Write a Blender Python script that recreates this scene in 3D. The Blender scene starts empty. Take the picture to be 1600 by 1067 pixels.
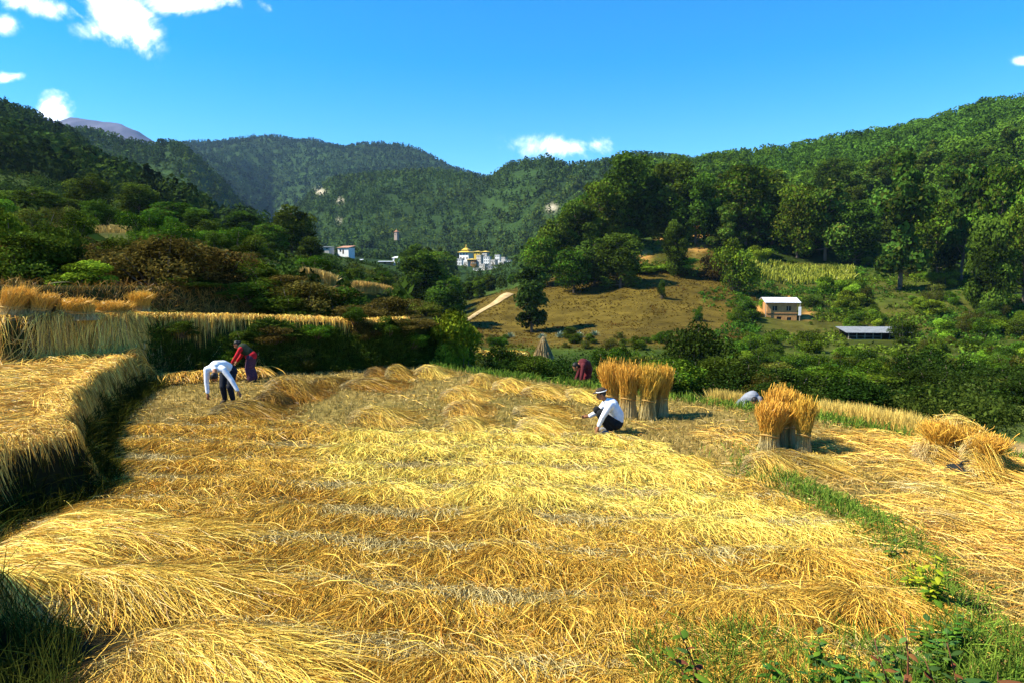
import bpy, math
import numpy as np
from mathutils import Vector
R = math.radians
rng = np.random.default_rng(7)
scene = bpy.context.scene
COL = scene.collection

# ------------------------------------------------------------------ camera, sky, sun, exposure
CAM_Z = 3.2; PITCH = R(5.54); F = 1066.7
cam = bpy.data.objects.new('camera', bpy.data.cameras.new('camera')); COL.objects.link(cam)
cam.location = (0, 0, CAM_Z); cam.rotation_euler = (R(90) - PITCH, 0, 0)
cam.data.lens = 24; cam.data.sensor_width = 36; cam.data.clip_start = .1; cam.data.clip_end = 20000
scene.camera = cam
SUN_EL = R(46); SUN_AZ = R(-97)          # azimuth from +Y, clockwise: the sun stands to the left
sdir = Vector((math.sin(SUN_AZ) * math.cos(SUN_EL), math.cos(SUN_AZ) * math.cos(SUN_EL), math.sin(SUN_EL)))
sun = bpy.data.objects.new('sun', bpy.data.lights.new('sun', 'SUN')); COL.objects.link(sun)
sun.data.energy = 5.0; sun.data.angle = R(.5); sun.data.color = (1, .92, .74)
sun.rotation_euler = sdir.to_track_quat('Z', 'Y').to_euler()
scene.view_settings.view_transform = 'Standard'; scene.view_settings.look = 'None'
scene.view_settings.exposure = 1.28; scene.view_settings.gamma = 1
try:
    scene.cycles.use_denoising = True
    scene.cycles.max_bounces = 6; scene.cycles.diffuse_bounces = 3; scene.cycles.glossy_bounces = 2
    scene.cycles.transmission_bounces = 4; scene.cycles.transparent_max_bounces = 8; scene.cycles.volume_bounces = 0
    scene.cycles.sample_clamp_indirect = 4
except Exception: pass

world = bpy.data.worlds.new('World'); scene.world = world; world.use_nodes = True
def build_world():
    nt = world.node_tree; N = nt.nodes; L = nt.links; N.clear()
    out = N.new('ShaderNodeOutputWorld'); bg = N.new('ShaderNodeBackground')
    sky = N.new('ShaderNodeTexSky'); sky.sky_type = 'NISHITA'; sky.sun_disc = False
    sky.sun_elevation = SUN_EL; sky.sun_rotation = SUN_AZ % (2 * math.pi)
    sky.air_density = 1.0; sky.dust_density = .25; sky.ozone_density = 2.2; sky.altitude = 1500
    hs = N.new('ShaderNodeHueSaturation'); hs.inputs['Saturation'].default_value = 1.52; hs.inputs['Value'].default_value = 1.0
    L.new(sky.outputs[0], hs.inputs['Color'])
    # clouds: soft patches of broken white high in the sky, laid out by direction only
    tc = N.new('ShaderNodeTexCoord')
    def mth(op, a, b=None, c=None, clamp=False):
        m = N.new('ShaderNodeMath'); m.operation = op; m.use_clamp = clamp
        for i, v in enumerate((a, b, c)):
            if v is None: continue
            if isinstance(v, (int, float)): m.inputs[i].default_value = v
            else: L.new(v, m.inputs[i])
        return m.outputs[0]
    sep = N.new('ShaderNodeSeparateXYZ'); L.new(tc.outputs['Generated'], sep.inputs[0])
    az = mth('DIVIDE', sep.outputs[0], mth('MAXIMUM', sep.outputs[1], .05)); el = mth('DIVIDE', sep.outputs[2], mth('MAXIMUM', sep.outputs[1], .05))
    comb = N.new('ShaderNodeCombineXYZ'); L.new(az, comb.inputs[0]); L.new(el, comb.inputs[1])
    nz = N.new('ShaderNodeTexNoise'); nz.inputs['Scale'].default_value = 9; nz.inputs['Detail'].default_value = 9; nz.inputs['Roughness'].default_value = .62; nz.inputs['Distortion'].default_value = .9
    L.new(comb.outputs[0], nz.inputs['Vector'])
    nz2 = N.new('ShaderNodeTexNoise'); nz2.inputs['Scale'].default_value = 34; nz2.inputs['Detail'].default_value = 6; nz2.inputs['Roughness'].default_value = .6
    L.new(comb.outputs[0], nz2.inputs['Vector'])
    total = None
    for (px, py, rx, ry, rot, strength) in CLOUDS:
        d = dirv(px, py); a0, e0 = d[0] / d[1], d[2] / d[1]
        dx = mth('SUBTRACT', az, a0); dy = mth('SUBTRACT', el, e0)
        c, s = math.cos(rot), math.sin(rot)
        ux = mth('DIVIDE', mth('ADD', mth('MULTIPLY', dx, c), mth('MULTIPLY', dy, s)), rx / F)
        uy = mth('DIVIDE', mth('SUBTRACT', mth('MULTIPLY', dy, c), mth('MULTIPLY', dx, s)), ry / F)
        r = mth('SQRT', mth('ADD', mth('MULTIPLY', ux, ux), mth('MULTIPLY', uy, uy)))
        m = mth('MULTIPLY', mth('SUBTRACT', .85, r), strength)
        total = m if total is None else mth('MAXIMUM', total, m)
    nsum = mth('ADD', mth('MULTIPLY', mth('SUBTRACT', nz.outputs[0], .5), 3.6), mth('MULTIPLY', mth('SUBTRACT', nz2.outputs[0], .5), 1.7))
    den = mth('ADD', total, nsum)
    ramp = N.new('ShaderNodeMapRange'); ramp.interpolation_type = 'SMOOTHSTEP'
    ramp.inputs[1].default_value = -.25; ramp.inputs[2].default_value = 1.45
    L.new(den, ramp.inputs[0])
    gate = N.new('ShaderNodeMapRange'); gate.inputs[1].default_value = -.55; gate.inputs[2].default_value = .1; L.new(total, gate.inputs[0])
    fac = mth('MULTIPLY', ramp.outputs[0], gate.outputs[0], clamp=True)
    mix = N.new('ShaderNodeMix'); mix.data_type = 'RGBA'
    L.new(fac, mix.inputs[0]); L.new(hs.outputs[0], mix.inputs[6]); mix.inputs[7].default_value = (12, 12, 11.6, 1)
    L.new(mix.outputs[2], bg.inputs[0]); bg.inputs[1].default_value = .118
    L.new(bg.outputs[0], out.inputs[0])

# ------------------------------------------------------------------ picture <-> place helpers
CP, SP = math.cos(PITCH), math.sin(PITCH)
def dirv(px, py):
    u = (np.asarray(px, float) - 800) / F; v = (533.5 - np.asarray(py, float)) / F
    return np.stack([u, CP + v * SP, -SP + v * CP], -1)
def at(px, py, Y):
    d = dirv(px, py); return np.array([0, 0, CAM_Z]) + d * (np.asarray(Y) / d[..., 1])[..., None]
def on(px, py, z=0.0):
    d = dirv(px, py); t = (z - CAM_Z) / d[..., 2]; return np.array([0, 0, CAM_Z]) + d * t[..., None]
def proj(P):
    q = P - np.array([0, 0, CAM_Z]); dep = q[..., 1] * CP - q[..., 2] * SP; up = q[..., 1] * SP + q[..., 2] * CP
    dep = np.maximum(dep, .01)
    return 800 + F * q[..., 0] / dep, 533.5 - F * up / dep
CLOUDS = [(165, 25, 62, 52, -.5, 1.15), (215, 40, 30, 50, .5, .95), (60, 8, 95, 17, -.22, 1.0), (300, 4, 85, 20, 0, 1.15), (410, 6, 20, 10, -.6, .6),
          (12, 122, 38, 9, 0, .9), (85, 168, 42, 34, -.3, 1.25), (870, 230, 80, 22, -.05, 1.15), (935, 226, 26, 18, 0, 1.0), (1595, 96, 16, 8, 0, .9), (5, 38, 22, 12, 0, .6)]
build_world()

# ------------------------------------------------------------------ noise
def _h(ix, iy, seed):
    n = (ix.astype(np.int64) * 374761393 + iy.astype(np.int64) * 668265263 + seed * 974634777) & 0x7fffffff
    n = ((n ^ (n >> 13)) * 1274126177) & 0x7fffffff
    n = (n ^ (n >> 16)) & 0xffff
    return n / 65535.0
def vn(x, y, seed=0):
    x = np.asarray(x, float); y = np.asarray(y, float)
    ix = np.floor(x); iy = np.floor(y); fx = x - ix; fy = y - iy
    fx = fx * fx * (3 - 2 * fx); fy = fy * fy * (3 - 2 * fy)
    a = _h(ix, iy, seed); b = _h(ix + 1, iy, seed); c = _h(ix, iy + 1, seed); d = _h(ix + 1, iy + 1, seed)
    return (a * (1 - fx) + b * fx) * (1 - fy) + (c * (1 - fx) + d * fx) * fy
def fbm(x, y, seed=0, o=4):
    s = 0; a = .5
    for i in range(o): s = s + a * (vn(x, y, seed + i * 17) - .5); x = x * 2.03; y = y * 2.03; a *= .5
    return s * 2
def sst(a, b, x):
    t = np.clip((x - a) / (b - a), 0, 1); return t * t * (3 - 2 * t)
def sdpoly(x, y, P):
    """signed distance to a closed polygon, negative inside"""
    P = np.asarray(P, float); d = np.full(x.shape, 1e9); ins = np.zeros(x.shape, bool); n = len(P)
    for i in range(n):
        ax, ay = P[i]; bx, by = P[(i + 1) % n]; ex, ey = bx - ax, by - ay
        t = np.clip(((x - ax) * ex + (y - ay) * ey) / (ex * ex + ey * ey + 1e-12), 0, 1)
        d = np.minimum(d, np.hypot(x - ax - t * ex, y - ay - t * ey))
        c = ((ay > y) != (by > y)); xi = ax + (y - ay) * ex / (ey if ey != 0 else 1e-12)
        ins ^= c & (x < xi)
    return np.where(ins, -d, d)

# ------------------------------------------------------------------ the lie of the land
T1 = [(-6.9, 5.6), (-6.85, 7.4), (-6.85, 9.1), (-6.5, 9.95), (-8.0, 12.3), (-9.4, 15.2), (-10.4, 18.2), (-11.3, 21.9), (-45, 21), (-45, 4), (-9.5, 4.6)]
T2 = [(-45, 16.3), (-13.4, 17.9), (-10.9, 20.3), (-8.3, 21.9), (-5.1, 22.9), (-3.5, 23.8), (-2.6, 26), (-2.2, 30), (-2, 38), (-45, 38)]
T3 = [(-45, 18.3), (-14, 19.5), (-11.5, 22.4), (-9, 25.4), (-6.3, 28), (-4.9, 30.5), (-4.4, 38), (-45, 38)]
T4 = [(-45, 25), (-16, 27), (-11.5, 30.5), (-9.5, 38), (-45, 38)]
EDGE = [(-2.7, 23.6), (-.8, 22), (1.85, 19.8), (5.1, 16.6), (6.95, 14.9), (7.9, 13.0), (9.3, 11.0), (12, 8), (16, 5), (50, 4), (50, 40), (-2.3, 40)]
STRAW = [tuple(on(a, b)[:2]) for a, b in [(195, 700), (235, 668), (330, 655), (560, 668), (780, 673), (965, 680), (1110, 728), (1330, 838), (1425, 890), (1445, 965), (1400, 1130), (-300, 1130), (-250, 900), (0, 830), (210, 775)]]
BUND = [tuple(on(a, b)[:2]) for a, b in [(1130, 700), (1195, 745), (1280, 785), (1370, 830), (1430, 890), (1480, 960), (1540, 1090)]]
def near_z(x, y):
    z = .035 * fbm(x * .5, y * .5, 3)
    lo = z
    t1 = .78 + .05 * fbm(x * .6, y * .6, 9)
    z = lo + (t1 - lo) * sst(.42, -.12, sdpoly(x, y, T1) + .22 * fbm(x * 1.1, y * 1.1, 5))
    t2 = np.interp(x, [-13, -5], [1.95, 1.5]) + .03 * fbm(x * .8, y * .8, 11)
    z = z + (t2 - z) * sst(.05, -.5, sdpoly(x, y, T2) + .3 * fbm(x * .9, y * .9, 6))
    z = z + (t2 + .9 - z) * sst(.05, -.6, sdpoly(x, y, T3) + .15 * fbm(x, y, 7))
    z = z + (t2 + 1.7 - z) * sst(.05, -.9, sdpoly(x, y, T4))
    e = sdpoly(x, y, EDGE)
    z = z - .9 * sst(0, -.8, e) - .085 * np.clip(-e - 1, 0, 16)
    # low bund between the two fields, and the bank the camera stands on
    db = np.full(np.shape(x), 9.)
    for (a, b) in zip(BUND[:-1], BUND[1:]):
        ex, ey = b[0] - a[0], b[1] - a[1]; t = np.clip(((x - a[0]) * ex + (y - a[1]) * ey) / (ex * ex + ey * ey), 0, 1)
        db = np.minimum(db, np.hypot(x - a[0] - t * ex, y - a[1] - t * ey))
    z = z + .09 * np.exp(-(db / .28) ** 2)
    z = z + 1.6 * sst(4.6, 1.4, y)
    # near left: swells of heaped straw, and an earth hump added to cast shadow
    z = z + .13 * np.exp(-(((x + 3.9) / .9) ** 2 + ((y - 6.5) / .35) ** 2)) + .12 * np.exp(-(((x + 2.7) / .8) ** 2 + ((y - 5.35) / .4) ** 2)) + 1.15 * np.exp(-(((x + 4.75) / .36) ** 2 + ((y - 5.2) / .75) ** 2))
    return z
def curve(*pts):
    """pts: (px, z or ('p', py), Y)"""
    S = []; Z = []; Ys = []
    for px, v, Y in pts:
        if isinstance(v, tuple):
            w = at(px, v[1], Y); S.append(w[0] / Y); Z.append(w[2])
        else:
            S.append((px - 800) / F / .995); Z.append(v)
        Ys.append(Y)
    return np.array(S), np.array(Z), np.array(Ys)
def zc(Y, *pv): return curve(*[(a, b, Y) for a, b in pv])
def pc(*pts): return curve(*[(a, ('p', b), Y) for a, b, Y in pts])
RIDGE7 = [(-500, 40, 430), (0, 178, 470), (53, 193, 470), (84, 212, 470), (118, 226, 460), (160, 268, 450), (197, 292, 440), (253, 326, 420), (318, 345, 420), (400, 385, 440), (500, 398, 450), (600, 405, 450), (700, 412, 450), (760, 416, 450), (830, 400, 420), (900, 335, 420), (960, 292, 430), (1000, 268, 440), (1080, 262, 450), (1180, 252, 450), (1260, 240, 450), (1330, 227, 440), (1400, 218, 430), (1460, 202, 430), (1540, 178, 420), (1600, 168, 420), (2100, 90, 420)]
RIDGE9 = [(-500, 150, 900), (0, 200, 900), (60, 205, 900), (110, 205, 900), (160, 211, 900), (210, 226, 900), (240, 231, 900), (265, 223, 900), (290, 231, 900), (320, 258, 900), (345, 281, 920), (380, 323, 950), (410, 357, 1000), (428, 362, 1100), (445, 340, 1120), (480, 305, 1160), (520, 276, 1180), (600, 268, 1150), (700, 270, 1080), (757, 281, 1000), (800, 259, 940), (850, 249, 900), (885, 261, 880), (950, 256, 870), (1000, 243, 850), (1040, 247, 850), (1085, 252, 850), (1200, 262, 850), (1400, 250, 850), (1600, 220, 850), (2100, 200, 850)]
RIDGE11 = [(-500, 260, 2300), (100, 250, 2300), (200, 238, 2300), (240, 229, 2300), (300, 225, 2300), (370, 216, 2300), (430, 212, 2300), (480, 218, 2300), (525, 226, 2300), (540, 228, 2300), (565, 224, 2250), (610, 223, 2200), (650, 233, 2200), (700, 259, 2200), (755, 277, 2200), (820, 300, 2200), (1000, 320, 2200), (2100, 320, 2200)]
RIDGE13 = [(-500, 230, 4200), (0, 195, 4200), (50, 178, 4200), (85, 188, 4200), (110, 183, 4200), (150, 187, 4200), (190, 193, 4200), (215, 203, 4200), (240, 220, 4200), (300, 260, 4200), (500, 330, 4200), (2100, 360, 4200)]
CURVES = [
    zc(30, (-500, 3.7), (0, 3.6), (400, 3.3), (560, 2.6), (640, 1.2), (720, -1.4), (800, -1.9), (2100, -2.1)),
    zc(45, (-500, 5.2), (0, 4.9), (300, 4.2), (500, 2.6), (600, .8), (680, -2.5), (760, -4.2), (1000, -4.8), (1300, -5), (1600, -4.2), (2100, -4)),
    zc(75, (-500, 12), (0, 9.6), (200, 8.2), (350, 6.4), (500, 3), (600, 0), (700, -4.5), (760, -6), (1000, -6), (1200, -7.2), (1400, -7.8), (1600, -6.5), (2100, -5)),
    zc(110, (-500, 20), (0, 15), (200, 12), (350, 8.5), (500, 4.5), (600, .5), (700, -5), (833, -6), (1000, -4.4), (1100, -4.6), (1222, -6.1), (1380, -5.8), (1600, -4.5), (2100, 0)),
    zc(145, (-500, 32), (0, 22), (200, 17), (350, 11), (500, 6), (600, 2), (690, -4), (725, -4.0), (790, -.2), (900, .6), (1030, 2.8), (1150, 1.2), (1222, -.8), (1380, 1.5), (1600, 2), (2100, 10)),
    zc(180, (-500, 45), (0, 31), (200, 24), (350, 15), (500, 9), (600, 5), (700, -2), (760, -1), (800, 0), (850, 5), (900, 9), (980, 11.5), (1100, 12), (1250, 11), (1400, 9), (1600, 9), (2100, 20)),
    zc(260, (-500, 90), (0, 55), (200, 36), (350, 18), (500, 12), (600, 6), (700, -1), (760, -2), (830, 4), (850, 8), (950, 20), (1100, 27), (1250, 31), (1400, 38), (1600, 50), (2100, 80)),
    pc(*RIDGE7),
    pc(*[(a, b + 26, Y + 150) for a, b, Y in RIDGE7]),
    pc(*RIDGE9),
    pc(*[(a, b + 14, Y + 260) for a, b, Y in RIDGE9]),
    pc(*RIDGE11),
    pc(*[(a, b + 22, Y + 600) for a, b, Y in RIDGE11]),
    pc(*RIDGE13),
    pc(*[(a, b + 40, 5200) for a, b, Y in RIDGE13]),
]
def far_z(x, y):
    s = x / np.maximum(y, 1.); z = np.zeros(x.shape); K = len(CURVES)
    yk = [np.interp(s, c[0], c[2]) for c in CURVES]; zk = [np.interp(s, c[0], c[1]) for c in CURVES]
    z[:] = zk[0]
    for k in range(K - 1):
        t = np.clip((y - yk[k]) / (yk[k + 1] - yk[k]), 0, 1); t2 = t * t * (3 - 2 * t); t = .55 * t + .45 * t2
        z = np.where(y >= yk[k], zk[k] + (zk[k + 1] - zk[k]) * t, z)
    w = sst(200, 900, y); w2 = sst(900, 2000, y)
    z = z - w * (11 * np.abs(fbm(x / 130, y / 200, 21, 4))) - w2 * 60 * np.abs(fbm(x / 300, y / 620, 23, 4)) + .5 * sst(40, 80, y) * fbm(x / 9, y / 9, 31, 3) + 1.2 * sst(110, 200, y) * fbm(x / 30, y / 30, 33, 3)
    return z
def ground(x, y):
    x = np.asarray(x, float); y = np.asarray(y, float); sh = x.shape; x = x.ravel(); y = y.ravel()
    z = np.empty(x.shape); n = y < 29; f = y > 35; m = ~(n | f)
    if n.any(): z[n] = near_z(x[n], y[n])
    if f.any(): z[f] = far_z(x[f], y[f])
    if m.any():
        w = sst(29, 35, y[m]); z[m] = near_z(x[m], y[m]) * (1 - w) + far_z(x[m], y[m]) * w
    return z.reshape(sh)
def g1(x, y): return float(ground(np.array([x]), np.array([y]))[0])

# ------------------------------------------------------------------ mesh and material helpers
def mesh_np(name, V, Fq, col=None, smooth=True):
    V = np.ascontiguousarray(V, np.float32).reshape(-1, 3); Fq = np.ascontiguousarray(Fq, np.int32); k = Fq.shape[1]
    me = bpy.data.meshes.new(name); me.vertices.add(len(V)); me.vertices.foreach_set('co', V.ravel())
    me.loops.add(Fq.size); me.loops.foreach_set('vertex_index', Fq.ravel())
    me.polygons.add(len(Fq)); me.polygons.foreach_set('loop_start', np.arange(0, Fq.size, k, dtype=np.int32))
    if not smooth: me.polygons.foreach_set('use_smooth', np.zeros(len(Fq), bool))
    else: me.polygons.foreach_set('use_smooth', np.ones(len(Fq), bool))
    if col is not None:
        c = np.ones((len(V), 4), np.float32); c[:, :3] = np.clip(col, 0, 1)
        a = me.color_attributes.new('Col', 'FLOAT_COLOR', 'POINT'); a.data.foreach_set('color', c.ravel())
    me.update(calc_edges=True); me.validate()
    return me
class Acc:
    """collects quads (and colours) of ONE object"""
    def __init__(self): self.V = []; self.F = []; self.C = []; self.n = 0
    def add(self, V, Fq, C):
        V = np.asarray(V, float).reshape(-1, 3); Fq = np.asarray(Fq)
        if Fq.shape[1] == 3: Fq = np.concatenate([Fq, Fq[:, 2:3]], 1)
        C = np.asarray(C, float)
        if C.ndim == 1: C = np.tile(C, (len(V), 1))
        self.V.append(V); self.F.append(Fq + self.n); self.C.append(C.reshape(-1, 3)); self.n += len(V); return self
    def mesh(self, name, smooth=True):
        V = np.concatenate(self.V); Fq = np.concatenate(self.F); C = np.concatenate(self.C)
        return mesh_tri_safe(name, V, Fq, C, smooth)
def mesh_tri_safe(name, V, Fq, C, smooth):
    tri = Fq[:, 2] == Fq[:, 3]
    if not tri.any(): return mesh_np(name, V, Fq, C, smooth)
    q = Fq[~tri]; t = Fq[tri][:, :3]
    t2 = np.concatenate([q[:, [0, 1, 2]], q[:, [0, 2, 3]], t]) if len(q) else t
    return mesh_np(name, V, t2, C, smooth)
def obj(name, me, mat, parent=None, loc=None):
    o = bpy.data.objects.new(name, me); COL.objects.link(o)
    if mat is not None:
        me.materials.clear(); me.materials.append(mat)
    if parent is not None: o.parent = parent
    if loc is not None: o.location = loc
    return o
def tag(o, label=None, cat=None, group=None, kind=None):
    if label: o['label'] = label
    if cat: o['category'] = cat
    if group: o['group'] = group
    if kind: o['kind'] = kind
    return o
def thing(name, label, cat, loc=(0, 0, 0), rz=0., group=None, scale=None):
    o = bpy.data.objects.new(name, None); COL.objects.link(o); o.empty_display_size = .2
    o.location = loc; o.rotation_euler = (0, 0, rz)
    if scale is not None: o.scale = scale
    return tag(o, label, cat, group)
def dup(root, loc, rz, scale, label, cat=None, group=None):
    r = root.copy(); COL.objects.link(r); r.location = loc; r.rotation_euler = (0, 0, rz); r.scale = scale
    for k in ('group',):
        if k in r: del r[k]
    tag(r, label, cat, group)
    for ch in list(root.children):
        c = ch.copy(); COL.objects.link(c); c.parent = r
        for gch in ch.children:
            d = gch.copy(); COL.objects.link(d); d.parent = c
    return r

def mat_base(name):
    m = bpy.data.materials.new(name); m.use_nodes = True; nt = m.node_tree; nt.nodes.clear()
    out = nt.nodes.new('ShaderNodeOutputMaterial'); return m, nt.nodes, nt.links, out
def mat_leafy(name, trans=.3, gloss=.04, rough=.45, hue=.02, val=.25, tint=(1, 1, 1)):
    """vertex colour x small per-object variation, diffuse + translucent + a little gloss"""
    m, N, L, out = mat_base(name)
    a = N.new('ShaderNodeVertexColor'); a.layer_name = 'Col'
    oi = N.new('ShaderNodeObjectInfo')
    hs = N.new('ShaderNodeHueSaturation')
    mr = N.new('ShaderNodeMapRange'); mr.inputs[3].default_value = .5 - hue; mr.inputs[4].default_value = .5 + hue; L.new(oi.outputs['Random'], mr.inputs[0])
    mv = N.new('ShaderNodeMapRange'); mv.inputs[3].default_value = 1 - val; mv.inputs[4].default_value = 1 + val
    ml = N.new('ShaderNodeMath'); ml.operation = 'MULTIPLY'; ml.inputs[1].default_value = 7.31; L.new(oi.outputs['Random'], ml.inputs[0])
    fr = N.new('ShaderNodeMath'); fr.operation = 'FRACT'; L.new(ml.outputs[0], fr.inputs[0]); L.new(fr.outputs[0], mv.inputs[0])
    L.new(mr.outputs[0], hs.inputs['Hue']); L.new(mv.outputs[0], hs.inputs['Value']); L.new(a.outputs[0], hs.inputs['Color'])
    d = N.new('ShaderNodeBsdfDiffuse'); t = N.new('ShaderNodeBsdfTranslucent'); g = N.new('ShaderNodeBsdfGlossy'); g.inputs['Roughness'].default_value = rough
    L.new(hs.outputs[0], d.inputs[0]); L.new(hs.outputs[0], t.inputs[0])
    m1 = N.new('ShaderNodeMixShader'); m1.inputs[0].default_value = trans; L.new(d.outputs[0], m1.inputs[1]); L.new(t.outputs[0], m1.inputs[2])
    m2 = N.new('ShaderNodeMixShader'); m2.inputs[0].default_value = gloss; L.new(m1.outputs[0], m2.inputs[1]); L.new(g.outputs[0], m2.inputs[2])
    L.new(m2.outputs[0], out.inputs[0]); return m
def mat_plain(name, c1, c2=None, scale=8, rough=.8, bump=.0, spec=.2, detail=5, metallic=0.):
    m, N, L, out = mat_base(name); p = N.new('ShaderNodeBsdfPrincipled'); L.new(p.outputs[0], out.inputs[0])
    p.inputs['Roughness'].default_value = rough; p.inputs['Specular IOR Level'].default_value = spec; p.inputs['Metallic'].default_value = metallic
    tc = N.new('ShaderNodeTexCoord'); nz = N.new('ShaderNodeTexNoise'); nz.inputs['Scale'].default_value = scale; nz.inputs['Detail'].default_value = detail
    L.new(tc.outputs['Object'], nz.inputs['Vector'])
    mx = N.new('ShaderNodeMix'); mx.data_type = 'RGBA'; mx.inputs[6].default_value = (*c1, 1); mx.inputs[7].default_value = (*(c2 or c1), 1)
    mr = N.new('ShaderNodeMapRange'); mr.inputs[1].default_value = .35; mr.inputs[2].default_value = .65; L.new(nz.outputs[0], mr.inputs[0]); L.new(mr.outputs[0], mx.inputs[0])
    L.new(mx.outputs[2], p.inputs['Base Color'])
    if bump:
        b = N.new('ShaderNodeBump'); b.inputs['Strength'].default_value = bump; b.inputs['Distance'].default_value = .02; L.new(nz.outputs[0], b.inputs['Height']); L.new(b.outputs[0], p.inputs['Normal'])
    return m
def mat_land(name, scale, bump, dist):
    """vertex colour broken up by two noises, with bump"""
    m, N, L, out = mat_base(name); p = N.new('ShaderNodeBsdfPrincipled'); L.new(p.outputs[0], out.inputs[0]); p.inputs['Roughness'].default_value = .95; p.inputs['Specular IOR Level'].default_value = .05
    a = N.new('ShaderNodeVertexColor'); a.layer_name = 'Col'; tc = N.new('ShaderNodeTexCoord')
    n1 = N.new('ShaderNodeTexNoise'); n1.inputs['Scale'].default_value = scale; n1.inputs['Detail'].default_value = 8; n1.inputs['Roughness'].default_value = .7
    L.new(tc.outputs['Object'], n1.inputs['Vector'])
    mr = N.new('ShaderNodeMapRange'); mr.inputs[1].default_value = .3; mr.inputs[2].default_value = .7; mr.inputs[3].default_value = .45; mr.inputs[4].default_value = 1.5; L.new(n1.outputs[0], mr.inputs[0])
    mx = N.new('ShaderNodeMix'); mx.data_type = 'RGBA'; mx.blend_type = 'MULTIPLY'; mx.inputs[0].default_value = 1
    L.new(a.outputs[0], mx.inputs[6]); L.new(mr.outputs[0], mx.inputs[7]); L.new(mx.outputs[2], p.inputs['Base Color'])
    b = N.new('ShaderNodeBump'); b.inputs['Strength'].default_value = bump; b.inputs['Distance'].default_value = dist; L.new(n1.outputs[0], b.inputs['Height']); L.new(b.outputs[0], p.inputs['Normal'])
    return m
def build_haze():
    m, N, L, out = mat_base('haze'); v = N.new('ShaderNodeVolumePrincipled'); v.inputs['Density'].default_value = 5.2e-5; v.inputs['Color'].default_value = (.36, .60, 1.0, 1); v.inputs['Anisotropy'].default_value = 0.0
    L.new(v.outputs[0], out.inputs['Volume']); V = [(x, y, z) for x in (-6700, 6700) for y in (-40, 5400) for z in (-14, 1090)]
    o = obj('haze', mesh_np('haze', V, [(0, 1, 3, 2), (4, 6, 7, 5), (0, 4, 5, 1), (2, 3, 7, 6), (0, 2, 6, 4), (1, 5, 7, 3)], None, False), m); tag(o, 'thin blue haze filling the valley air', 'haze', kind='stuff')
M_STRAW = mat_leafy('straw', trans=.10, gloss=.02, rough=.4, hue=.006, val=.08)
M_LEAF = mat_leafy('foliage', trans=.28, gloss=.0, hue=.022, val=.3)
M_WOOD = mat_leafy('far_wood', trans=.2, gloss=.0, hue=0, val=0)
M_BARK = mat_plain('bark', (.09, .065, .045), (.17, .14, .11), 6, .95, .5)
M_NEAR = mat_land('field_soil', 3.0, .9, .04)
M_FAR = mat_land('hillside', .35, .6, .5)

def norm(v): return v / np.maximum(np.linalg.norm(v, axis=-1, keepdims=True), 1e-9)
def ribbons(P, W, C, g=rng):
    """P (n,k,3) centre lines, W (n,k) widths, C (n,k,3) colours -> quads"""
    n, k, _ = P.shape; C = np.broadcast_to(C, P.shape); T = norm(np.gradient(P, axis=1)); Rv = norm(g.normal(size=(n, 1, 3)))
    S = norm(np.cross(T, Rv)) * (W[..., None] * .5)
    V = np.stack([P - S, P + S], 2).reshape(-1, 3); Cc = np.repeat(C[:, :, None, :], 2, 2).reshape(-1, 3)
    b = (np.arange(n) * k * 2)[:, None] + np.arange(k - 1)[None] * 2
    Fq = np.stack([b, b + 1, b + 3, b + 2], -1).reshape(-1, 4)
    return V, Fq, Cc
def leaf_quads(Cn, Nn, size, g=rng, aspect=1.5):
    n = len(Cn); T = norm(np.cross(Nn, norm(g.normal(size=(n, 3))))); B = np.cross(Nn, T)
    a = (T * (size * .5 * aspect)[:, None]); b = B * (size * .5)[:, None]
    V = np.stack([Cn - a, Cn - b + a * .15, Cn + a, Cn + b + a * .15], 1).reshape(-1, 3)
    return V, np.arange(n * 4).reshape(-1, 4)
def tube(pts, rad, ns=8, caps=True):
    pts = np.asarray(pts, float); rad = np.asarray(rad, float); k = len(pts)
    T = norm(np.gradient(pts, axis=0)); up = np.array([.31, .17, .93]); X = norm(np.cross(T, up)); Y = np.cross(T, X)
    a = np.arange(ns) * 2 * np.pi / ns
    V = pts[:, None] + (X[:, None] * np.cos(a)[None, :, None] + Y[:, None] * np.sin(a)[None, :, None]) * rad[:, None, None]
    V = V.reshape(-1, 3); Fq = []
    for i in range(k - 1):
        for j in range(ns): Fq.append((i * ns + j, i * ns + (j + 1) % ns, (i + 1) * ns + (j + 1) % ns, (i + 1) * ns + j))
    if caps:
        V = np.concatenate([V, pts[:1], pts[-1:]]); b = k * ns
        for j in range(ns):
            Fq.append((b, (j + 1) % ns, j, j)); o = (k - 1) * ns; Fq.append((b + 1, o + j, o + (j + 1) % ns, o + (j + 1) % ns))
    return V, np.array(Fq)

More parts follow.
